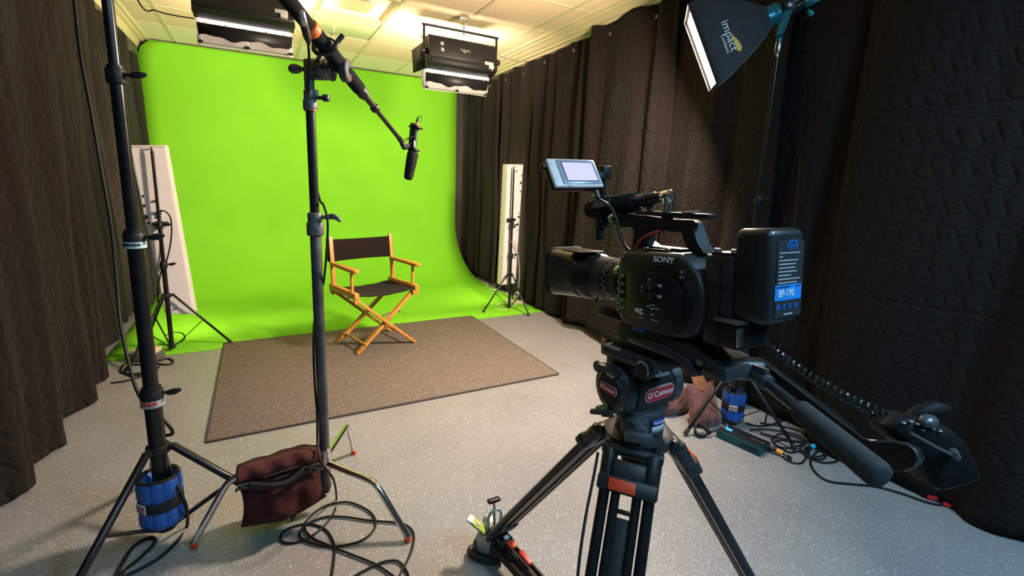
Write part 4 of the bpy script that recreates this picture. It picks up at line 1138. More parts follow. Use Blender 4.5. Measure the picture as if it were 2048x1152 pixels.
wire('power_cable', 'black cable ends straggling along the floor behind the power box', flr((1492, 846), (1515, 852), (1540, 850), (1562, 842), (1580, 835)), .0055)
wire('power_cable', 'black cable from the blanket to the cyan ringed connector', flr((1520, 846), (1560, 852), (1600, 862), (1612, 874))+[q4.lerp(q3, -.4)], .005)
wire('power_cable', 'long black cable running along the right floor to the red taped plug', flr((1622, 884), (1618, 900), (1622, 915), (1645, 925), (1672, 923), (1678, 912), (1660, 903), (1638, 902), (1624, 915), (1622, 930), (1636, 950), (1660, 963), (1700, 968), (1750, 973), (1800, 986), (1840, 1000), (1868, 1008), (1890, 1010)), .0055)
rp_ = thing('cable_plug', 'red taped plug lying at the foot of the right blankets', 'plug', tuple(fz(1880, 1000)))
MB().beam(fz(1852, 991, .015), fz(1884, 997, .015), .03, .022, bev=.004).build('red_tape', redp, rp_)
MB().beam(fz(1886, 1007, .012), fz(1902, 1012, .012), .018, .014, bev=.003).build('plug_tip', redp, rp_)

# ================================================================ VIDEO CAMERA
VT = math.radians(-5)
vc = thing('video_camera', 'black shoulder video camera with a white maker name on the fluid head', 'video camera', (.77, .68, 1.18), (VT, 0, 0))
def cb(m, name, mm=black, par=None, **k): return m.build(name, mm, par or vc, local=True, **k)
Yx, Zx = (0, 1, 0), (0, 0, 1)
body = [(.118, -.060), (.120, .050), (.112, .078), (.096, .090), (-.055, .091), (-.078, .080), (-.103, .056), (-.116, .020), (-.117, -.025), (-.104, -.055), (-.080, -.072), (-.03, -.078), (.085, -.076)]
m = MB().prism(body, (-.003, 0, 0), Yx, Zx, .120, bev=.010, seg=3); bodyo = cb(m, 'camera_body', mat('matt_black_shell', (.015, .015, .016), .46, noise=.25, nscale=80, bump=.08, bscale=1500))
arc = [(-.018+.082*math.cos(a), -.006+.082*math.sin(a)) for a in [PI*.62+(PI*.98-0)*k/16 for k in range(17)]]
side_poly = [(.098, .062), (.110, .045), (.110, -.050), (.092, -.072)]+[(-.018+.076*math.cos(a), -.002+.072*math.sin(a)) for a in [math.radians(-95-170*k/20) for k in range(21)]]
side_poly = [(y, z) for y, z in side_poly]
m = MB().prism(side_poly, (-.0635, 0, 0), Yx, Zx, .010, bev=.004); sp1 = cb(m, 'side_panel', gloss)
inner_poly = [(.062, .050), (.076, .040), (.078, -.048), (.062, -.060)]+[(-.022+.055*math.cos(a), -.004+.056*math.sin(a)) for a in [math.radians(-95-170*k/20) for k in range(21)]]
m = MB().prism(inner_poly, (-.0685, 0, 0), Yx, Zx, .006, bev=.002); sp2 = cb(m, 'control_panel', satin)
m = MB()
for k in range(4): m.box((-.0718, .043-.0, .040-.0072*k), (.003, .040, .003), bev=.001)
cb(m, 'speaker_slots', black, sp2)
pr = mat('grey_print', (.30, .32, .34), .5)
m = MB()
rnd = random.Random(4)
def mk(y, z, w_, h_): m.box((-.0718, y, z), (.0012, w_, h_))
for y, z, w_, h_ in ((.010, .036, .008, .003), (.010, .027, .008, .003), (.004, .018, .010, .003), (.010, .016, .006, .003), (.030, .020, .009, .003), (.028, .016, .005, .003), (.028, .008, .010, .003), (-.002, -.016, .010, .003), (.010, -.020, .010, .003), (.0, -.024, .008, .003), (-.013, -.022, .010, .003), (-.002, -.036, .009, .003), (-.008, -.047, .020, .002), (.030, -.048, .012, .002)): mk(y, z, w_, h_)
for k in range(6): m.box((-.0695, .093, .034-.018*k+.001), (.0012, .008 if k % 2 else .012, .003))
for k in range(5): m.box((-.0695, .106, .020-.016*k), (.0012, .007, .003))
cb(m, 'control_markings', pr)
for y, z in ((-.010, .026), (-.010, .004)):
    d = cb(MB().lathe((-.071, y+.008, z), (-1, 0, 0), [(0, 0), (0, .009), (.008, .0085), (.009, .007), (.009, 0)], 22, rf=lambda a, i: 1+.03*math.cos(14*a)), 'control_dial', black, sp2)
    cb(MB().box((-.0725, y-.010, z), (.003, .011, .006), bev=.001), 'push_button', mat('grey_button', (.40, .40, .42), .4), sp2)
cb(MB().lathe((-.071, .020, .006), (-1, 0, 0), [(0, 0), (0, .007), (.006, .0065), (.006, 0)], 20), 'control_dial', black, sp2)
for k in range(3): cb(MB().lathe((-.068, .093, .026-.018*k), (-1, 0, 0), [(0, 0), (0, .0052), (.004, .0048), (.004, 0)], 16), 'push_button', satin)
m = MB()
for y, z, w_, h_ in ((.046, -.034, .003, .006), (.041, -.033, .003, .009), (.036, -.037, .003, .003), (.029, -.0385, .010, .003), (.033, -.034, .003, .010), (.028, -.031, .006, .002)): m.box((-.0725, y, z), (.0014, w_, h_))
cb(m, 'switch_row', white, sp2)
cb(MB().box((-.0640, .042, -.0745), (.004, .034, .012), M.Rotation(.5, 3, 'Y'), bev=.001), 'blue_sticker', deepblue)
text('maker_lettering', 'SONY', .0165, white, vc, (-.0640, -.020, .0770), (0, -1, 0), (0, 0, 1), local=True, sx=1.25, ext=.0008)
cb(MB().cyl((-.055, .102, .073), (-.067, .102, .073), .0055, n=14, bev=.001), 'record_button', steel)
cb(MB().box((-.060, .094, .084), (.004, .010, .003)), 'button_legend', mat('pink_print', (.55, .25, .25), .5))
for y in (.060, .0):
    s_ = cb(MB().cyl((-.030, y, .090), (-.030, y, .099), .008, n=16, bev=.002), 'screw_head', steel)
m = MB().box((-.036, .03, .093), (.012, .055, .006), bev=.002); cb(m, 'top_rail', satin)
for k in range(2): cb(MB().cyl((-.063, -.068, .058-.010*k), (-.068, -.070, .058-.010*k), .004, n=12), 'socket', steel)
# lens
m = MB().lathe((0, .114, .010), Yx, [(0, 0), (0, .036), (.02, .038), (.024, .044), (.05, .046), (.055, .047), (.055, 0)], 40); ln = cb(m, 'lens', satin)
cb(MB().lathe((0, .150, .010), Yx, [(0, .040), (0, .0475), (.036, .049), (.036, .040)], 72, rf=lambda a, i: 1+(.012 if int(round(a/(2*PI)*72)) % 2 else -.012)), 'zoom_ring', rubber, ln)
cb(MB().lathe((0, .186, .010), Yx, [(0, .04), (0, .0495), (.03, .051), (.03, .04)], 48), 'scale_ring', satin, ln)
cb(MB().lathe((0, .216, .010), Yx, [(0, .04), (0, .052), (.045, .054), (.045, .04)], 80, rf=lambda a, i: 1+(.010 if int(round(a/(2*PI)*80)) % 2 else -.010)), 'focus_ring', rubber, ln)
cb(MB().lathe((0, .261, .010), Yx, [(0, .04), (0, .054), (.025, .056), (.03, .060), (.075, .062), (.085, .062), (.085, .04)], 48), 'front_barrel', satin, ln)
m = MB()
for k in range(16):
    a = PI-1.2+k*.15
    m.box((math.cos(a)*.0508, .196+.010*(k % 2), .010+math.sin(a)*.0508), (.002, .004, .004), M.Rotation(-a, 3, 'Y'))
cb(m, 'lens_scale', pr, ln)
cb(MB().cyl((-.048, .225, -.032), (-.060, .225, -.042), .0035, n=10), 'lens_lever', black, ln)
cb(MB().cyl((-.050, .129, .040), (-.060, .129, .046), .009, n=14, bev=.002), 'release_button', steel, ln)
rows = []
for j in range(9):
    t_ = j/8; f = t_**.8; row = []
    for k in range(64):
        a = 2*PI*(k+.5)/64; qx, qy = sqc(a)
        rd = .88
        cx_, cy_ = .0615*math.cos(a), .0615*math.sin(a)
        k2 = (abs(math.cos(a))**6+abs(math.sin(a))**6)**(-1/6)
        sx_, sy_ = math.cos(a)*k2*.064, math.sin(a)*k2*.0635
        row.append((cx_*(1-f)+sx_*f, .335+.150*t_, .012+cy_*(1-f)+sy_*f))
    rows.append(row)
m = MB(); m.grid(rows, closed_u=True); hdd = cb(m, 'lens_hood', mat('hood_black', (.014, .015, .017), .30, coat=.2, noise=.2), ln, sol=.004)
pts = [(p[0]*1.01, .485, (p[2]-.012)*1.01+.012) for p in rows[-1]]
cb(MB().tube(pts, .0045, 8, closed=True), 'hood_rim', rubber, ln)
cb(MB().lathe((0, .338, .010), Yx, [(0, 0), (0, .055), (.004, .050), (.008, 0)], 40), 'front_glass', gloss, ln)
cb(MB().box((-.03, .335, .0765), (.075, .10, .004), M.Rotation(.03, 3, 'X'), bev=.001), 'hood_flag', satin, ln)
ln.scale = (1, .80, 1); ln.location = (0, .114*.20, 0)
m = MB().box((-.048, .150, -.062), (.030, .075, .020), bev=.004); cb(m, 'lens_support', satin)
# handle
m = MB()
hx = 0.0
top_h = [(.165, .140), (.168, .156), (.150, .170), (.10, .166), (.02, .158), (-.030, .156), (-.044, .150), (-.062, .110), (-.078, .092), (-.050, .090), (-.034, .104), (-.020, .132), (-.004, .139), (.060, .142), (.082, .138), (.084, .110), (.066, .100), (-.02, .097), (-.02, .091), (.10, .091), (.118, .100), (.116, .132), (.125, .140)]
def prism_concave(m, poly, o, u, v, depth):
    t = bmesh.new(); o = V(o); u = V(u); v = V(v); w_ = u.cross(v)
    A = [t.verts.new(o+u*a+v*b-w_*depth/2) for a, b in poly]; f = t.faces.new(A); f.normal_update()
    bmesh.ops.triangulate(t, faces=[f])
    r = bmesh.ops.extrude_face_region(t, geom=t.faces[:], use_keep_orig=True)
    for e in r['geom']:
        if isinstance(e, bmesh.types.BMVert): e.co += w_*depth
    bmesh.ops.recalc_face_normals(t, faces=t.faces[:])
    m.add(t); return m
prism_concave(m, top_h, (0, 0, 0), Yx, Zx, .034)
m.box((0, .02, .168), (.026, .20, .010), M.Rotation(.055, 3, 'X'), bev=.003)
hn = cb(m, 'top_handle', satin)
cb(MB().box((0, -.030, .166), (.030, .030, .012), bev=.002).box((0, -.030, .172), (.022, .026, .004), bev=.001), 'accessory_shoe', black, hn)
cb(MB().box((0, .105, .174), (.022, .022, .005), bev=.001).box((0, .075, .172), (.018, .03, .004), bev=.001), 'shoe_bracket', steel, hn)
cb(MB().cyl((0, .03, .137), (0, -.012, .137), .006, n=12).box((0, .035, .139), (.03, .09, .010), bev=.004), 'grip_pad', rubber, hn)
cb(MB().tube([(-.022, .100, .093), (-.026, .085, .110), (-.024, .060, .125), (-.006, .036, .134)], .0042, 8, sm=5), 'red_cable', mat('red_rubber', (.40, .03, .03), .45, noise=.1))
# monitor and its arm (measured in the room)
MW = lambda y, z: (y, z)
rx0, ry0 = .770, .950
m = MB().cyl((rx0, ry0, 1.262), (rx0, ry0, 1.448), .0085, n=16, bev=.002); arm = m.build('monitor_rod', satin, vc)
MB().cyl((rx0, ry0, 1.268), (rx0, ry0, 1.312), .0125, n=16, bev=.002).build('rod_sleeve', black, arm)
m = MB().cyl((rx0-.004, ry0, 1.318), (rx0-.004, .862, 1.326), .0085, n=14).box((rx0, ry0-.006, 1.310), (.026, .034, .030), bev=.004).box((rx0, .875, 1.322), (.024, .03, .03), bev=.004)
m.cyl((rx0-.012, .93, 1.322), (rx0-.030, .925, 1.322), .011, n=16, bev=.003)
m.build('arm_clamp', satin, arm)
MB().tube([(rx0-.012, .90, 1.318), (rx0-.03, .88, 1.326), (rx0-.034, .862, 1.332)], .0045, 8, sm=3).build('clamp_lever', steel, arm)
m = MB().cyl((rx0-.006, ry0-.002, 1.420), (rx0-.034, ry0-.010, 1.420), .016, n=20, bev=.003).box((rx0+.002, ry0, 1.432), (.026, .026, .034), bev=.003)
m.build('monitor_hinge', black, arm)
mcn = V((.664, .928, 1.424)); 
mv = V((-.006, .048, .066)).normalized(); mu = V((.14, 0.0, .004)).normalized(); mn_ = mu.cross(mv)   # facing back and up
mv = mn_.cross(mu)
RM = rot_axes(mu, mv, mn_)
mo = MB().box(mcn-mn_*.010, (.136, .076, .022), RM, bev=.007, seg=3).build('monitor', black, vc)
MB().box(mcn+mn_*.003, (.138, .079, .010), RM, bev=.009, seg=3).build('monitor_bezel', lightgrey, mo)
MB().box(mcn+mn_*.0085+mu*.008, (.108, .068, .004), RM, bev=.005, seg=2).build('screen_frame', mat('grey_frame', (.30, .33, .38), .3, noise=.05), mo)
MB().box(mcn+mn_*.0102+mu*.010, (.090, .055, .002), RM).build('screen_border', black, mo)
MB().box(mcn+mn_*.0108+mu*.010, (.086, .051, .002), RM).build('screen', mat('lavender_screen', (.3, .28, .4), .2, emit=(.64, .54, .88), estr=.85), mo)
m = MB()
for k in range(3): m.box(mcn+mn_*.0085-mu*.059+mv*(.022-.020*k), (.003, .009, .001), RM)
m.build('bezel_print', white, mo)
MB().box(mcn+mn_*.0085-mu*.030-mv*.0365, (.012, .003, .001), RM).build('bezel_print', white, mo)
MB().cyl(mcn-mu*.067+mv*.024-mn_*.006, mcn-mu*.081+mv*.024-mn_*.006, .008, n=14, bev=.002).build('side_knob', black, mo)
e0 = mcn-mv*.043+mu*.050-mn_*.006
MB().cyl(e0, e0-mv*.016+V((0.002, 0, -.004)), .006, n=12).build('cable_boot', mat('dark_boot', (.03, .032, .036), .4), mo)
m = MB().tube([e0-mv*.014, fx(1186, 393, .73), fx(1205, 403, .735), fx(1222, 415, .738), fx(1234, 440, .74), fx(1240, 470, .74), fx(1250, 492, .735), fx(1258, 501, .735)], .0042, 8, sm=5)
m.build('monitor_cable', mat('grey_black_cable', (.03, .032, .036), .4, noise=.1), vc)
# extension unit and rear plates
m = MB().box((0, -.140, .012), (.110, .060, .165), bev=.006); ex = cb(m, 'extension_unit', mat('extension_black', (.013, .013, .014), .45, noise=.25, nscale=60))
m = MB().box((-.0555, -.125, -.030), (.002, .06, .002)).box((-.0555, -.150, .04), (.002, .07, .0015)).box((-.0555, -.147, .0), (.002, .0015, .16)); cb(m, 'seam_line', satin, ex)
m = MB().box((-.02, -.155, .0965), (.06, .070, .006), bev=.002); cb(m, 'top_plate', satin, ex)
for y in (-.130, -.165): cb(MB().cyl((-.045, y, .099), (-.045, y, .106), .007, n=16, bev=.002), 'screw_head', steel, ex)
m = MB().box((-.012, -.153, -.046), (.088, .066, .046), bev=.004); rl = cb(m, 'rear_block', satin)
cb(MB().box((-.051, -.1865, -.046), (.016, .004, .034), bev=.002), 'latch_plate', steel, rl)
cb(MB().box((-.046, -.165, -.020), (.03, .05, .007), bev=.002), 'latch_lip', castgrey, rl)
pad = [(.12, -.078), (.13, -.112), (.11, -.118), (-.13, -.118), (-.14, -.104), (-.11, -.098), (-.07, -.082), (.0, -.076)]
m = MB().prism(pad, (0, 0, 0), Yx, Zx, .105, bev=.004); cb(m, 'shoulder_pad', rubber)
m = MB().cyl((-.056, -.112, -.108), (-.062, -.112, -.108), .006, n=14); cb(m, 'screw_head', steel)
m = MB().prism([(.08, -.100), (-.02, -.096), (-.085, -.112), (-.11, -.135), (-.10, -.135), (-.06, -.118), (.08, -.112)], (-.058, 0, 0), Yx, Zx, .012, bev=.002); cb(m, 'release_lever', mat('dark_lever', (.03, .032, .036), .25), None)
# grip arm at the far side, folded back past the pan handle
def dl(x): 
    k = (x-1515)/(1838-1515); return 1/((1-k)/.97+k/.70)
def aq(x, y, o=0.): return dp(x, y, dl(x)+o)
pA, pC = aq(1527, 745), aq(1800, 910)
ar = thing('camera_grip', 'black slotted camera grip arm ending in a large hand grip, at right', 'camera grip', tuple(pA))
ad = (pC-pA).normalized()
an = (aq(1727, 877)-pA).cross(pC-pA).normalized()
if an.dot(FW) > 0: an = -an
poly = [(1500, 730), (1514, 716), (1530, 727), (1600, 780), (1680, 841), (1727, 876), (1743, 882), (1790, 883), (1816, 889), (1832, 902), (1838, 918), (1830, 934), (1808, 941), (1759, 933), (1700, 905), (1640, 860), (1560, 800), (1502, 752)]
def plate_from(m, pts, th):
    t = bmesh.new(); P = [aq(*c) for c in pts]; o_ = pA
    P = [p_-an*((p_-o_).dot(an)) for p_ in P]
    f = t.faces.new([t.verts.new(p_) for p_ in P]); f.normal_update(); bmesh.ops.triangulate(t, faces=[f])
    r = bmesh.ops.extrude_face_region(t, geom=t.faces[:], use_keep_orig=True)
    for g_ in r['geom']:
        if isinstance(g_, bmesh.types.BMVert): g_.co -= an*th
    bmesh.ops.recalc_face_normals(t, faces=t.faces[:]); m.add(t); return [p_ for p_ in P]
m = MB(); PP = plate_from(m, poly, .014)
m.build('arm_plate', mat('arm_black', (.010, .010, .011), .30, .1, noise=.2), ar)
m = MB().tube([p_+an*.001 for p_ in PP[1:13]], .0022, 8)
m.build('arm_edge', mat('arm_edge_grey', (.10, .11, .125), .25, .5, noise=.15), ar)
b1, b2 = aq(1606, 806), aq(1628, 824)
m = MB().beam(b1+an*.001, b2+an*.001, .004, .007, up=an, bev=.001); m.build('arm_slot', gloss, ar)
for c_ in (b1, b2): MB().lathe(c_+an*.002, an, [(0, 0), (0, .0055), (.003, .005), (.004, 0)], 16).build('arm_bolt', steel, ar)
for x_, y_ in ((1800, 892), (1784, 904), (1819, 907), (1803, 926)):
    MB().lathe(aq(x_, y_)+an*.0005, an, [(0, 0), (0, .0045), (.0012, .0045), (.0012, 0)], 14).build('bolt_hole', mat('hole_black', (.002, .002, .002), .6), ar)
gp = [(1768, 850), (1790, 836), (1820, 832), (1852, 839), (1895, 853), (1922, 880), (1945, 920), (1957, 952), (1950, 960), (1912, 974), (1874, 979), (1862, 972), (1850, 950), (1832, 922), (1806, 890), (1780, 872)]
GD = .745
fr_ = [dp(x, y, GD) for x, y in gp]; c_ = sum(fr_, V())/len(fr_)
rings_ = []
for k_, o_ in ((.05, .016), (.5, .0155), (.82, .014), (.92, .010), (.98, .003), (1., -.006), (1., -.032), (.95, -.042), (.8, -.048), (.4, -.05), (.05, -.05)):
    rings_.append([c_+(p_-c_)*k_-FW*o_ for p_ in fr_])
m = MB(); m.grid(rings_, closed_u=True)
for rr_ in (rings_[0], rings_[-1]): m.bm.faces.new([m.bm.verts.new(p_) for p_ in rr_])
bmesh.ops.remove_doubles(m.bm, verts=m.bm.verts[:], dist=.0001)
gb = m.build('hand_grip', mat('grip_black', (.005, .005, .0055), .6, noise=.2, spec=.12), ar, ang=75)
rim = mat('grip_highlight', (.07, .078, .085), .3)  # lighter grey for the painted edge highlight, the seam and the trigger
MB().tube([dp(1820, 866, GD-.030), dp(1850, 882, GD-.034), dp(1880, 898, GD-.032), dp(1914, 914, GD-.024)], .0022, 8, sm=4).build('grip_seam', rim, gb)
MB().tube([dp(1872, 976, GD-.006), dp(1912, 972, GD-.008), dp(1954, 952, GD-.004)], .0026, 8, sm=4).build('grip_highlight', rim, gb)  # pale strip standing in for the highlight along the grip's lower edge
MB().cyl(dp(1905, 900, GD-.026), dp(1914, 917, GD-.024), .006, n=12, bev=.002).build('trigger_button', rim, gb)
for x, y in ((1808, 846), (1822, 843), (1836, 848), (1852, 852), (1866, 857), (1880, 862), (1846, 860)):
    MB().ball(dp(x, y, GD-.014), .0032, (1.5, 1, .6), n=10).build('grip_button', mat('grey_keys', (.13, .14, .15), .35), gb)
pts = [(1812, 836), (1838, 816), (1872, 804), (1902, 811), (1906, 824), (1884, 838), (1846, 842)]
ff = [dp(x, y, .77) for x, y in pts]; c_ = sum(ff, V())/len(ff)
m = MB(); rr_ = [[c_+(p_-c_)*k_+FW*o_ for p_ in ff] for k_, o_ in ((.05, -.008), (.7, -.006), (1, 0), (1, .012), (.7, .018), (.05, .02))]
m.grid(rr_, closed_u=True)
for r_ in (rr_[0], rr_[-1]): m.bm.faces.new([m.bm.verts.new(p_) for p_ in r_])
bmesh.ops.remove_doubles(m.bm, verts=m.bm.verts[:], dist=.0001)
m.build('thumb_rest', MATS['grip_black'], gb, ang=75)
m = MB().ball(dp(1856, 842, .735), .0125, (1.6, 1, .8)); m.build('joystick', mat('grey_joystick', (.05, .054, .06), .3), gb)
hp = []; n_ = 22; c0, c1 = dp(1536, 692, .93), dp(1812, 848, .745)
for k in range(n_*14+1):
    t_ = k/(n_*14); a = t_*n_*2*PI
    hp.append(c0.lerp(c1, t_)-V((0, 0, .012*math.sin(PI*t_)))+(V((0, 0, 1))*math.cos(a)+an*math.sin(a))*.0068)
MB().tube(hp, .0024, 6).build('coiled_cord', mat('cord_gloss', (.02, .021, .023), .18, noise=.1), ar)

# battery
bt = thing('camera_battery', 'large black battery block with a blue and white label behind the camera', 'battery', (.77, .68, 1.18), (VT, 0, 0))
m = MB().box((-.002, -.198, .062), (.096, .066, .160), bev=.012, seg=3); m.build('battery_case', mat('battery_black', (.016, .017, .019), .32, noise=.15, nscale=60), bt, local=True)
m = MB().box((-.0505, -.190, .062), (.002, .034, .13), bev=.001).build('side_groove', satin, bt, local=True)
yb = -.2315
m = MB().box((.006, yb, .058), (.072, .0012, .128)); m.build('label_sheet', mat('label_dark', (.022, .026, .030), .4, noise=.1), bt, local=True)
m = MB().box((.003, yb-.0008, .036), (.072, .0012, .026)); m.build('blue_label', mat('label_blue', (.015, .22, .62), .4, noise=.05), bt, local=True)
text('label_lettering', 'BP-190', .0175, white, bt, (-.003, yb-.0018, .0345), (1, 0, 0), (0, 0, 1), local=True, sx=.85, ext=.0003)
m = MB().box((-.012, yb-.0015, .0455), (.036, .0006, .003)).box((.030, yb-.0015, .0455), (.012, .0006, .0025)); m.build('label_bar', mat('label_navy', (.01, .06, .2), .4), bt, local=True)
m = MB(); wd = [.056, .009, .052, .046, .044, .050, .034, .058, .052, .018]
for k, w_ in enumerate(wd): m.box((-.026+w_/2, yb-.0010, .102-.0062*k), (w_, .0006, .0018))
m.build('label_text', mat('label_print', (.36, .38, .40), .5), bt, local=True)
m = MB()
for k in range(6): m.box((-.006+.0055*k, yb-.0010, .114+.003*math.sin(k*1.9)), (.0028, .0006, .008+.003*(k % 3)))
m.box((.010, yb-.0010, .122), (.022, .0006, .003)); m.build('battery_emblem', mat('emblem_blue', (.01, .12, .36), .4), bt, local=True)
m = MB()
for k in range(4): m.box((-.022+.016*k, yb-.0010, .012), (.011 if k % 3 == 0 else .008, .0006, .009))
m.build('approval_marks', mat('marks_blue', (.01, .07, .22), .4), bt, local=True)
MB().box((.006, yb-.0010, -.001), (.024, .0006, .0022)).build('label_text', MATS['label_print'], bt, local=True)

# microphone on the camera handle
cm = thing('camera_microphone', 'short microphone with a black foam cover mounted on the camera top handle', 'microphone', (.77, .68, 1.18), (VT, 0, 0))
a0, a1 = V((.006, .318, .183)), V((.006, .055, .206)); md = (a1-a0).normalized()
MB().lathe(a0, md, [(0, 0), (.002, .012), (.008, .020), (.02, .0245), (.10, .0255), (.165, .0245), (.185, .022), (.188, .016), (.188, 0)], 30).build('windscreen', foam, cm, local=True)
MB().lathe(a0+md*.18, md, [(0, 0), (0, .0175), (.012, .0165), (.012, .0155), (.030, .0155), (.032, .0175), (.038, .0175), (.04, .0145), (.062, .0145), (.065, .0125), (.09, .0125), (.09, 0)], 28).build('microphone_body', mat('bronze_black', (.035, .027, .020), .28, .5, noise=.1), cm, local=True)
MB().lathe(a0+md*.222, md, [(0, .012), (0, .0185), (.006, .0185), (.006, .012), (0, .012)], 26).build('mount_ring', black, cm, local=True)
m = MB().cyl(a0+md*.225+V((0, 0, -.015)), V((.003, .085, .172)), .007, n=10); m.build('mount_foot', black, cm, local=True)
ce = a0+md*.272
m = MB().lathe(ce-md*.006, md, [(0, 0), (0, .0125), (.012, .0135), (.022, .0125), (.028, .008), (.029, 0)], 24)
m.lathe(ce+md*.008+V((0, 0, .008)), (0, 0, -1), [(0, 0), (.0, .010), (.004, .0125), (.05, .0125), (.05, 0)], 24)
m.build('angle_connector', chrome, cm, local=True)
m = MB().lathe(ce+md*.008+V((0, 0, -.041)), (0, .0, -1), [(0, 0), (0, .0125), (.010, .013), (.026, .011), (.026, 0)], 24); m.build('connector_boot', mat('boot_slate', (.025, .030, .036), .45), cm, local=True)
text('maker_lettering', 'RØDE', .024, mat('slate_print', (.13, .18, .22), .6), cm, (-.0195, .232, .195), (0, -1, .09), (.35, 0, 1), local=True, ext=.0012, shear=.15)

# ================================================================ FLUID HEAD, TRIPOD, DOLLY
hc = V((.80, .785, 0))
fh = thing('fluid_head', 'dark grey fluid head with red oval badges under the video camera', 'tripod head', (hc.x, hc.y, .80))
RT_ = M.Rotation(VT, 3, 'X')
def tl(x, y, z): return V((.77, .68, 1.18))+RT_ @ V((x, y, z))
m = MB().box(tl(-.003, .008, -.130), (.076, .30, .016), RT_, bev=.003); sp_ = m.build('sliding_plate', satin, fh)
m = MB().box(tl(-.004, -.128, -.126), (.078, .056, .026), RT_, bev=.006); m.build('plate_end', mat('plate_grey', (.05, .052, .055), .3, .4, noise=.2), sp_)
MB().box(tl(-.030, .05, -.114), (.020, .10, .03), RT_, bev=.002).build('side_rail', black, sp_)
MB().box(tl(-.020, .01, -.112), (.012, .012, .022), RT_).build('red_lock', redp, sp_)
m = MB().box(tl(.0, .085, -.150), (.13, .17, .026), RT_, bev=.004)
for k in range(16): m.box(tl(-.066, .155-.010*k, -.146), (.003, .004, .014), RT_)
pl = m.build('platform', darkgrey, fh)
m = MB().lathe(tl(-.064, .018, -.158), (-1, 0, 0), [(0, 0), (0, .021), (.010, .022), (.013, .019), (.013, 0)], 40, rf=lambda a, i: 1+.02*math.cos(20*a)); dl = m.build('balance_dial', black, pl)
m = MB()
for k in range(14):
    a = -.4+k*.22
    m.box(tl(-.0775, .018-.018*math.cos(a), -.158+.018*math.sin(a)), (.001, .002, .002), RT_)
m.build('dial_marks', white, dl)
MB().box(tl(-.066, -.022, -.155), (.002, .004, .012), RT_).build('number_print', pr, pl)
dz = .930
m = MB().lathe((.706, .795, dz), (1, 0, 0), [(0, 0), (0, .040), (.004, .044), (.006, .058), (.012, .062), (.030, .062), (.034, .056), (.145, .056), (.150, .062), (.178, .062), (.184, .055), (.184, 0)], 56)
m.box((.80, .795, .985), (.14, .10, .03), bev=.008); m.box((.80, .79, .885), (.12, .09, .05), bev=.012)
dr = m.build('tilt_housing', darkgrey, fh)
MB().lathe((.704, .795, dz), (1, 0, 0), [(0, 0), (0, .038), (.003, .040), (.003, 0)], 48).build('face_plate', black, dr)
for k in range(4):
    a = .7+k*PI/2
    MB().lathe((.7115, .795+.052*math.cos(a), dz+.052*math.sin(a)), (-1, 0, 0), [(0, 0), (0, .0045), (.002, .004), (.002, 0)], 12).build('face_screw', steel, dr)
def oval(n, L_, H_): return [(L_/2-H_/2+H_/2*math.cos(a), H_/2*math.sin(a)) for a in [-PI/2+PI*k/n for k in range(n+1)]]+[(-L_/2+H_/2-H_/2*math.cos(a), -H_/2*math.sin(a)) for a in [-PI/2+PI*k/n for k in range(n+1)]]
o_ = (.7015, .793, dz+.002)
badge = MB().prism(oval(10, .060, .021), o_, (0, -1, 0), (0, 0, 1), .004, bev=.0008).build('badge', mat('badge_silver', (.55, .52, .48), .35, .6), fh)
MB().prism(oval(10, .056, .018), (.6990, .793, dz+.002), (0, -1, 0), (0, 0, 1), .003).build('badge_field', mat('badge_red', (.42, .02, .035), .4, noise=.1), badge)
text('badge_lettering', "O'Connor", .0125, white, badge, (.6972, .793, dz+.0025), (0, -1, 0), (0, 0, 1), ext=.0004)
q_ = V((.800, .795-.060, dz+.002))
MB().box((.80, .738, dz), (.120, .012, .068), bev=.006).build('rear_cover', black, dr)
badge2 = MB().prism(oval(10, .094, .034), (.802, .7305, dz), (1, 0, .06), (0, 0, 1), .004, bev=.0008).build('badge', MATS['badge_silver'], fh)
MB().prism(oval(10, .088, .029), (.802, .7280, dz), (1, 0, .06), (0, 0, 1), .003).build('badge_field', MATS['badge_red'], badge2)
text('badge_lettering', "O'Connor", .0195, white, badge2, (.802, .7262, dz+.001), (1, 0, .06), (0, 0, 1), ext=.0004)
m = MB().beam((.698, .835, .978), (.706, .770, .972), .018, .012, bev=.004).cyl((.695, .835, .972), (.712, .835, .972), .014, n=18, bev=.003); m.build('tilt_brake', darkgrey, dr)
MB().box((.6955, .782, .972), (.006, .022, .008), bev=.002).build('brake_window', steel, dr)
m = MB().cyl((.694, .800, .872), (.694, .800, .882), .017, n=20, bev=.003); lv = m.build('bubble_level', darkgrey, fh)
MB().lathe((.694, .800, .8815), (0, 0, 1), [(0, 0), (0, .012), (.003, .011), (.005, .006), (.0055, 0)], 20).build('level_glass', greendark, lv)
m = MB().cyl((.802, .785, .815), (.802, .785, .875), .058, .054, n=36, bev=.004).box((.80, .79, .868), (.10, .085, .03), bev=.008).box((.752, .75, .842), (.05, .05, .056), bev=.008)
pb = m.build('pan_base', darkgrey, fh)
kd = V((-.62, -.72, -.05)).normalized(); k0 = V((.752, .738, .842))
m = MB().cyl(k0, k0+kd*.022, .023, n=22, bev=.004); m.beam(k0+kd*.030-V((.72, -.62, 0))*.034, k0+kd*.030+V((.72, -.62, 0))*.034, .020, .022, bev=.006)
m.build('pan_brake', mat('knob_grey', (.06, .064, .068), .35, noise=.15), pb)
m = MB().beam((.705, .80, .868), (.682, .83, .862), .014, .012, bev=.004).cyl((.72, .79, .868), (.70, .808, .866), .011, n=14); m.build('pan_lever', mat('lever_olive', (.06, .062, .03), .4, noise=.2), pb)
nb = V((.25, -.968, 0)); sbp = V((.802, .785, 0))+nb*.0575
RBs = rot_axes(V((.968, .25, 0)), V((0, 0, 1)), nb)
st1 = MB()
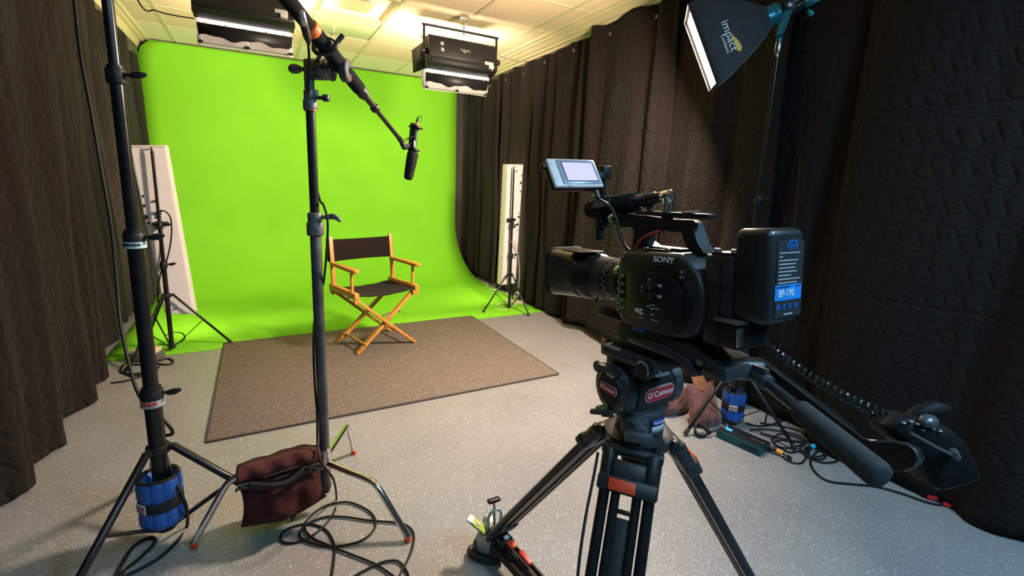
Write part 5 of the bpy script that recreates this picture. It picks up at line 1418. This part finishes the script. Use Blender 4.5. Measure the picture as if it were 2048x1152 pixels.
for part_, (z0_, z1_), mm_ in (('blue_sticker', (.847, .862), deepblue), ('white_sticker', (.828, .847), mat('sticker_white', (.42, .45, .48), .4, noise=.1))):
    m = MB(); rows = []
    for z in (z0_, z1_):
        rows.append([V((.802+.0585*math.sin(a), .785-.0585*math.cos(a), z)) for a in [(-.28+.07*k) for k in range(12)]])
    m.grid(rows); m.build(part_, mm_, pb, sol=.001)
m = MB()
for k in range(7):
    a = -.16+k*.085
    m.box((.802+.0592*math.sin(a), .785-.0592*math.cos(a), .855), (.0035, .001, .004), M.Rotation(a, 3, 'Z'))
m.build('sticker_print', white, pb); st1.bm.free()
# pan handle
h0, h1 = fx(1500, 738, .815), dp(1772, 962, .645)
hd_ = (h1-h0).normalized()
m = MB().cyl(h0-hd_*.02, h1-hd_*.10, .0105, n=18); ph = m.build('pan_handle', mat('handle_steel', (.10, .105, .115), .18, .8, noise=.1), fh)
hl = (h1-h0).length
m = MB().lathe(h0+hd_*(hl*.44), hd_, [(0, 0), (0, .017), (.003, .0185), (hl*.55-.012, .0205), (hl*.55-.003, .018), (hl*.55, .012), (hl*.55, 0)], 28); m.build('foam_grip', mat('grey_foam', (.040, .042, .045), .9, noise=.35, nscale=300, bump=.4, bscale=700, spec=.2), ph)
m = MB().cyl(h0-hd_*.012, h0+hd_*.05, .0150, n=20, bev=.003); m.beam(h0+V((-.005, 0, .01)), h0+hd_*.045+V((0, 0, .02)), .012, .012, bev=.003)
m.build('handle_clamp', darkgrey, ph)
m = MB().cyl(h0+V((-.05, .03, 0)), h0+V((.018, -.01, 0)), .022, n=24, bev=.003); m.build('rosette', satin, ph)

tp = thing('tripod', 'black twin-tube camera tripod with orange red clamp plates in the foreground', 'tripod', (hc.x, hc.y, .1))
m = MB().lathe(hc+V((0, 0, .765)), (0, 0, 1), [(0, 0), (0, .055), (.012, .074), (.03, .082), (.045, .082), (.05, .065), (.05, 0)], 48)
sp0 = m.build('bowl', mat('tripod_casting', (.024, .027, .029), .42, .2, noise=.25, nscale=50), tp)
MB().cyl(hc+V((0, 0, .70)), hc+V((0, 0, .77)), .018, n=18).cyl(hc+V((0, 0, .725)), hc+V((0, 0, .745)), .036, n=24, bev=.004).build('bowl_clamp', black, sp0)
FT = {}
for az_, RF, zf in ((98, .565, .135), (219, .52, .13), (341, .50, .13)):
    a = math.radians(az_); d = V((math.cos(a), math.sin(a), 0)); s = V((-d.y, d.x, 0))
    h = hc+d*.080+V((0, 0, .790)); f = hc+d*RF+V((0, 0, zf)); FT[az_] = f
    ld = (f-h).normalized(); L_ = (f-h).length; nn = s.cross(ld)
    if nn.dot(d) < 0: nn = -nn
    # hub ears
    m = MB()
    m.beam(hc+d*.06-s*.055+V((0, 0, .792)), h-s*.058, .018, .034, bev=.005); m.beam(hc+d*.06+s*.055+V((0, 0, .792)), h+s*.058, .018, .034, bev=.005)
    m.cyl(h-s*.070, h+s*.070, .013, n=16, bev=.003)
    lg = m.build('leg', MATS['tripod_casting'], tp)
    mt__ = mat('tripod_tube', (.016, .017, .018), .28, .35, noise=.3, nscale=30)
    for q in (-1, 1):
        m = MB().cyl(h+s*q*.050-ld*.004, h+s*q*.050+ld*.064, .0185, .0175, n=20, bev=.004); m.build('upper_fitting', MATS['tripod_casting'], lg)
        MB().cyl(h+s*q*.050+ld*.055, h+s*q*.048+ld*(L_*.97), .0125, n=18).build('outer_tube', mt__, lg)
        MB().cyl(h+s*q*.0235+ld*.040, h+s*q*.0235+ld*(L_*.99), .0105, n=16).build('inner_tube', mt__, lg)
    R3 = rot_axes(s, ld, nn)
    m = MB().box(h+ld*.075+nn*.004, (.134, .036, .040), R3, bev=.007).box(h+ld*.043+nn*.006, (.076, .044, .032), R3, bev=.008); cl = m.build('clamp_block', MATS['tripod_casting'], lg)
    MB().box(h+ld*.076+nn*.025-s*.010, (.060, .025, .010), R3, bev=.002).build('red_latch', orangered, cl)
    MB().box(h+ld*.128, (.046, .010, .014), R3, bev=.002).build('cross_bar', mt__, lg)
    MB().box(h+ld*(.133+L_*.36), (.028, L_*.70, .005), R3, bev=.001).build('centre_web', rubber, lg)
    m = MB().box(f-ld*.02, (.12, .05, .034), R3, bev=.006).cyl(f-s*.03+ld*.0, f-s*.03+ld*.05, .016, n=16, bev=.004).cyl(f+s*.03, f+s*.03+ld*.05, .016, n=16, bev=.004)
    m.build('foot', rubber, lg)
# ground spreader
spc = hc+V((0, 0, .105))
for az_, f in FT.items():
    a = math.radians(az_); d = V((math.cos(a), math.sin(a), 0)); s = V((-d.y, d.x, 0))
    o0 = f-d*.03+V((0, 0, -.02)); 
    m = MB().beam(spc+d*.05, o0.lerp(spc, .45)+V((0, 0, .004)), .036, .018, bev=.003)
    m.beam(spc.lerp(o0, .35)-s*.013, o0-s*.013, .010, .016, bev=.002).beam(spc.lerp(o0, .35)+s*.013, o0+s*.013, .010, .016, bev=.002)
    m.beam(o0-d*.03, o0+d*.02, .05, .03, bev=.006)
    arm_ = m.build('spreader_arm', satin, tp)
    if az_ == 98:
        R3 = rot_axes(s, d, V((0, 0, 1)))
        MB().box(o0-d*.045+V((0, 0, .014)), (.026, .034, .012), R3, bev=.003).build('red_latch', orangered, arm_)
        MB().box(o0-d*.125+s*.016*0+V((0, 0, .018)), (.018, .060, .014), R3 @ M.Rotation(.12, 3, 'X'), bev=.003).build('red_lever', redp, arm_)
        MB().box(o0-d*.012+V((0, 0, .02)), (.02, .014, .01), R3, bev=.002).build('latch_tip', mat('pale_tip', (.6, .58, .5), .5), arm_)
MB().cyl(spc-V((0, 0, .02)), spc+V((0, 0, .015)), .05, n=24, bev=.004).build('spreader_hub', satin, tp)
wire('audio_cable', 'thin black cable running down beside the nearest tripod leg', [dp(1196, 905, 1.06), dp(1186, 960, 1.02), dp(1172, 1030, .97), dp(1160, 1110, .93), dp(1152, 1190, .90)], .0032)

# rolling dolly under the tripod
dly = thing('tripod_dolly', 'scuffed black rolling dolly with a green braked caster under the tripod', 'dolly', (hc.x, hc.y, 0))
for az_, f in FT.items():
    a = math.radians(az_); d = V((math.cos(a), math.sin(a), 0)); s = V((-d.y, d.x, 0)); R3 = rot_axes(s, d, V((0, 0, 1)))
    off = V((-.004, .0, 0)) if az_ == 98 else V((0, 0, 0))
    e = V((f.x, f.y, .075))+d*.03+off
    m = MB().beam(hc+V((0, 0, .070)), e, .062, .022, bev=.004); am = m.build('dolly_arm', brownsteel, dly)
    e2 = e+d*.012+s*.052
    m = MB().box(e+d*.01+V((0, 0, .035)), (.05, .05, .06), R3, bev=.008).box(e+d*.03+V((0, 0, .05)), (.03, .06, .04), R3 @ M.Rotation(.5, 3, 'X'), bev=.006)
    m.build('leg_cup', zinc, am)
    m = MB().tube([e+s*.024+V((0, 0, .05)), e+s*.030+d*.0+V((0, 0, .10)), e+s*.012+V((0, 0, .125)), e-s*.012+V((0, 0, .125)), e-s*.030+V((0, 0, .10)), e-s*.024+V((0, 0, .05))], .006, 8, sm=4); m.build('clamp_loop', mat('pale_cast', (.36, .42, .42), .4, .4, noise=.1), am)
    m = MB().cyl(e+V((0, 0, .06)), e+d*.008+V((0, 0, .158)), .005, n=10); m.build('clamp_screw', steel, am)
    m = MB().beam(e+d*.008-s*.026+V((0, 0, .160)), e+d*.008+s*.026+V((0, 0, .166)), .020, .014, bev=.004); m.build('clamp_handle', black, am)
    wc = e2-s*.022+V((0, 0, 0)); wc.z = .050
    cs_ = d*.82+s*.57; cs_.normalize()     # rolling direction
    wx = V((-cs_.y, cs_.x, 0))
    m = MB().lathe(wc-wx*.012, wx, [(0, 0), (0, .040), (.003, .047), (.012, .0495), (.021, .047), (.024, .040), (.024, 0)], 40); m.build('wheel', greyrubber, am)
    m = MB().lathe(wc-wx*.0135, wx, [(0, 0), (0, .020), (.027, .020), (.027, 0)], 24); m.build('wheel_hub', zinc, am)
    m = MB()
    for q in (-1, 1): m.prism([(-.022, -.006), (.020, -.008), (.032, .056), (-.030, .056)], wc+wx*q*.019, cs_, (0, 0, 1), .004, bev=.001)
    m.box(wc+V((0, 0, .058)), (.060, .044, .006), rot_axes(cs_, wx, V((0, 0, 1))), bev=.002); m.build('caster_fork', zinc, am)
    Rg = rot_axes(cs_, wx, V((0, 0, 1)))
    m = MB().beam(wc-cs_*.0+V((0, 0, .066)), wc+cs_*.055+V((0, 0, .098)), .034, .010, bev=.002); bp_ = m.build('brake_pedal', limegreen, am)
    MB().beam(wc+cs_*.052+V((0, 0, .098)), wc+cs_*.072+V((0, 0, .104)), .034, .010, bev=.003).build('pedal_tip', white, bp_)
    MB().box(wc+cs_*.030+V((0, 0, .091)), (.014, .012, .004), Rg @ M.Rotation(-.5, 3, 'Y')).build('pedal_sticker', mat('peach_sticker', (.55, .42, .32), .5), bp_)
    pts = [wc+cs_*(.062*math.cos(t_))+wx*(.026*math.sin(t_)) for t_ in [2*PI*k/28 for k in range(28)]]
    m = MB()
    ring_p = [V((p.x, p.y, .020)) for p in pts]
    m.tube(ring_p, .012, 8, closed=True); m.build('cable_guard', rubber, am)
MB().cyl(hc+V((0, 0, .055)), hc+V((0, 0, .090)), .07, n=28, bev=.005).build('dolly_hub', brownsteel, dly)

# ================================================================ ambient light and added fill
w = bpy.data.worlds.new('room_air'); SC.world = w; w.use_nodes = True
w.node_tree.nodes['Background'].inputs[0].default_value = (.5, .6, .8, 1)
w.node_tree.nodes['Background'].inputs[1].default_value = .02
# unseen fill panels added for the cool light from behind the viewer
def cool_fill(x, y, pw):
    t = tag(MB().box((x, y, ZC-.008), (.60, 1.2, .014), bev=.003).build('fill_panel', mat('cool_fill_surface', (.8, .8, .8), .4, emit=(.62, .80, 1.), estr=1.5)), 'added cool fill panel overhead behind the viewer', 'fill light', 'added cool fill panels behind the viewer')
    WM[t.name] = M.Identity(4)
    lamp('fill_glow', 'AREA', (x, y, ZC-.02), (x, y, 0), pw, (.38, .71, 1.), (.58, 1.18), parent=t)
cool_fill(.0, -.9, 22); cool_fill(1.75, -.7, 104)
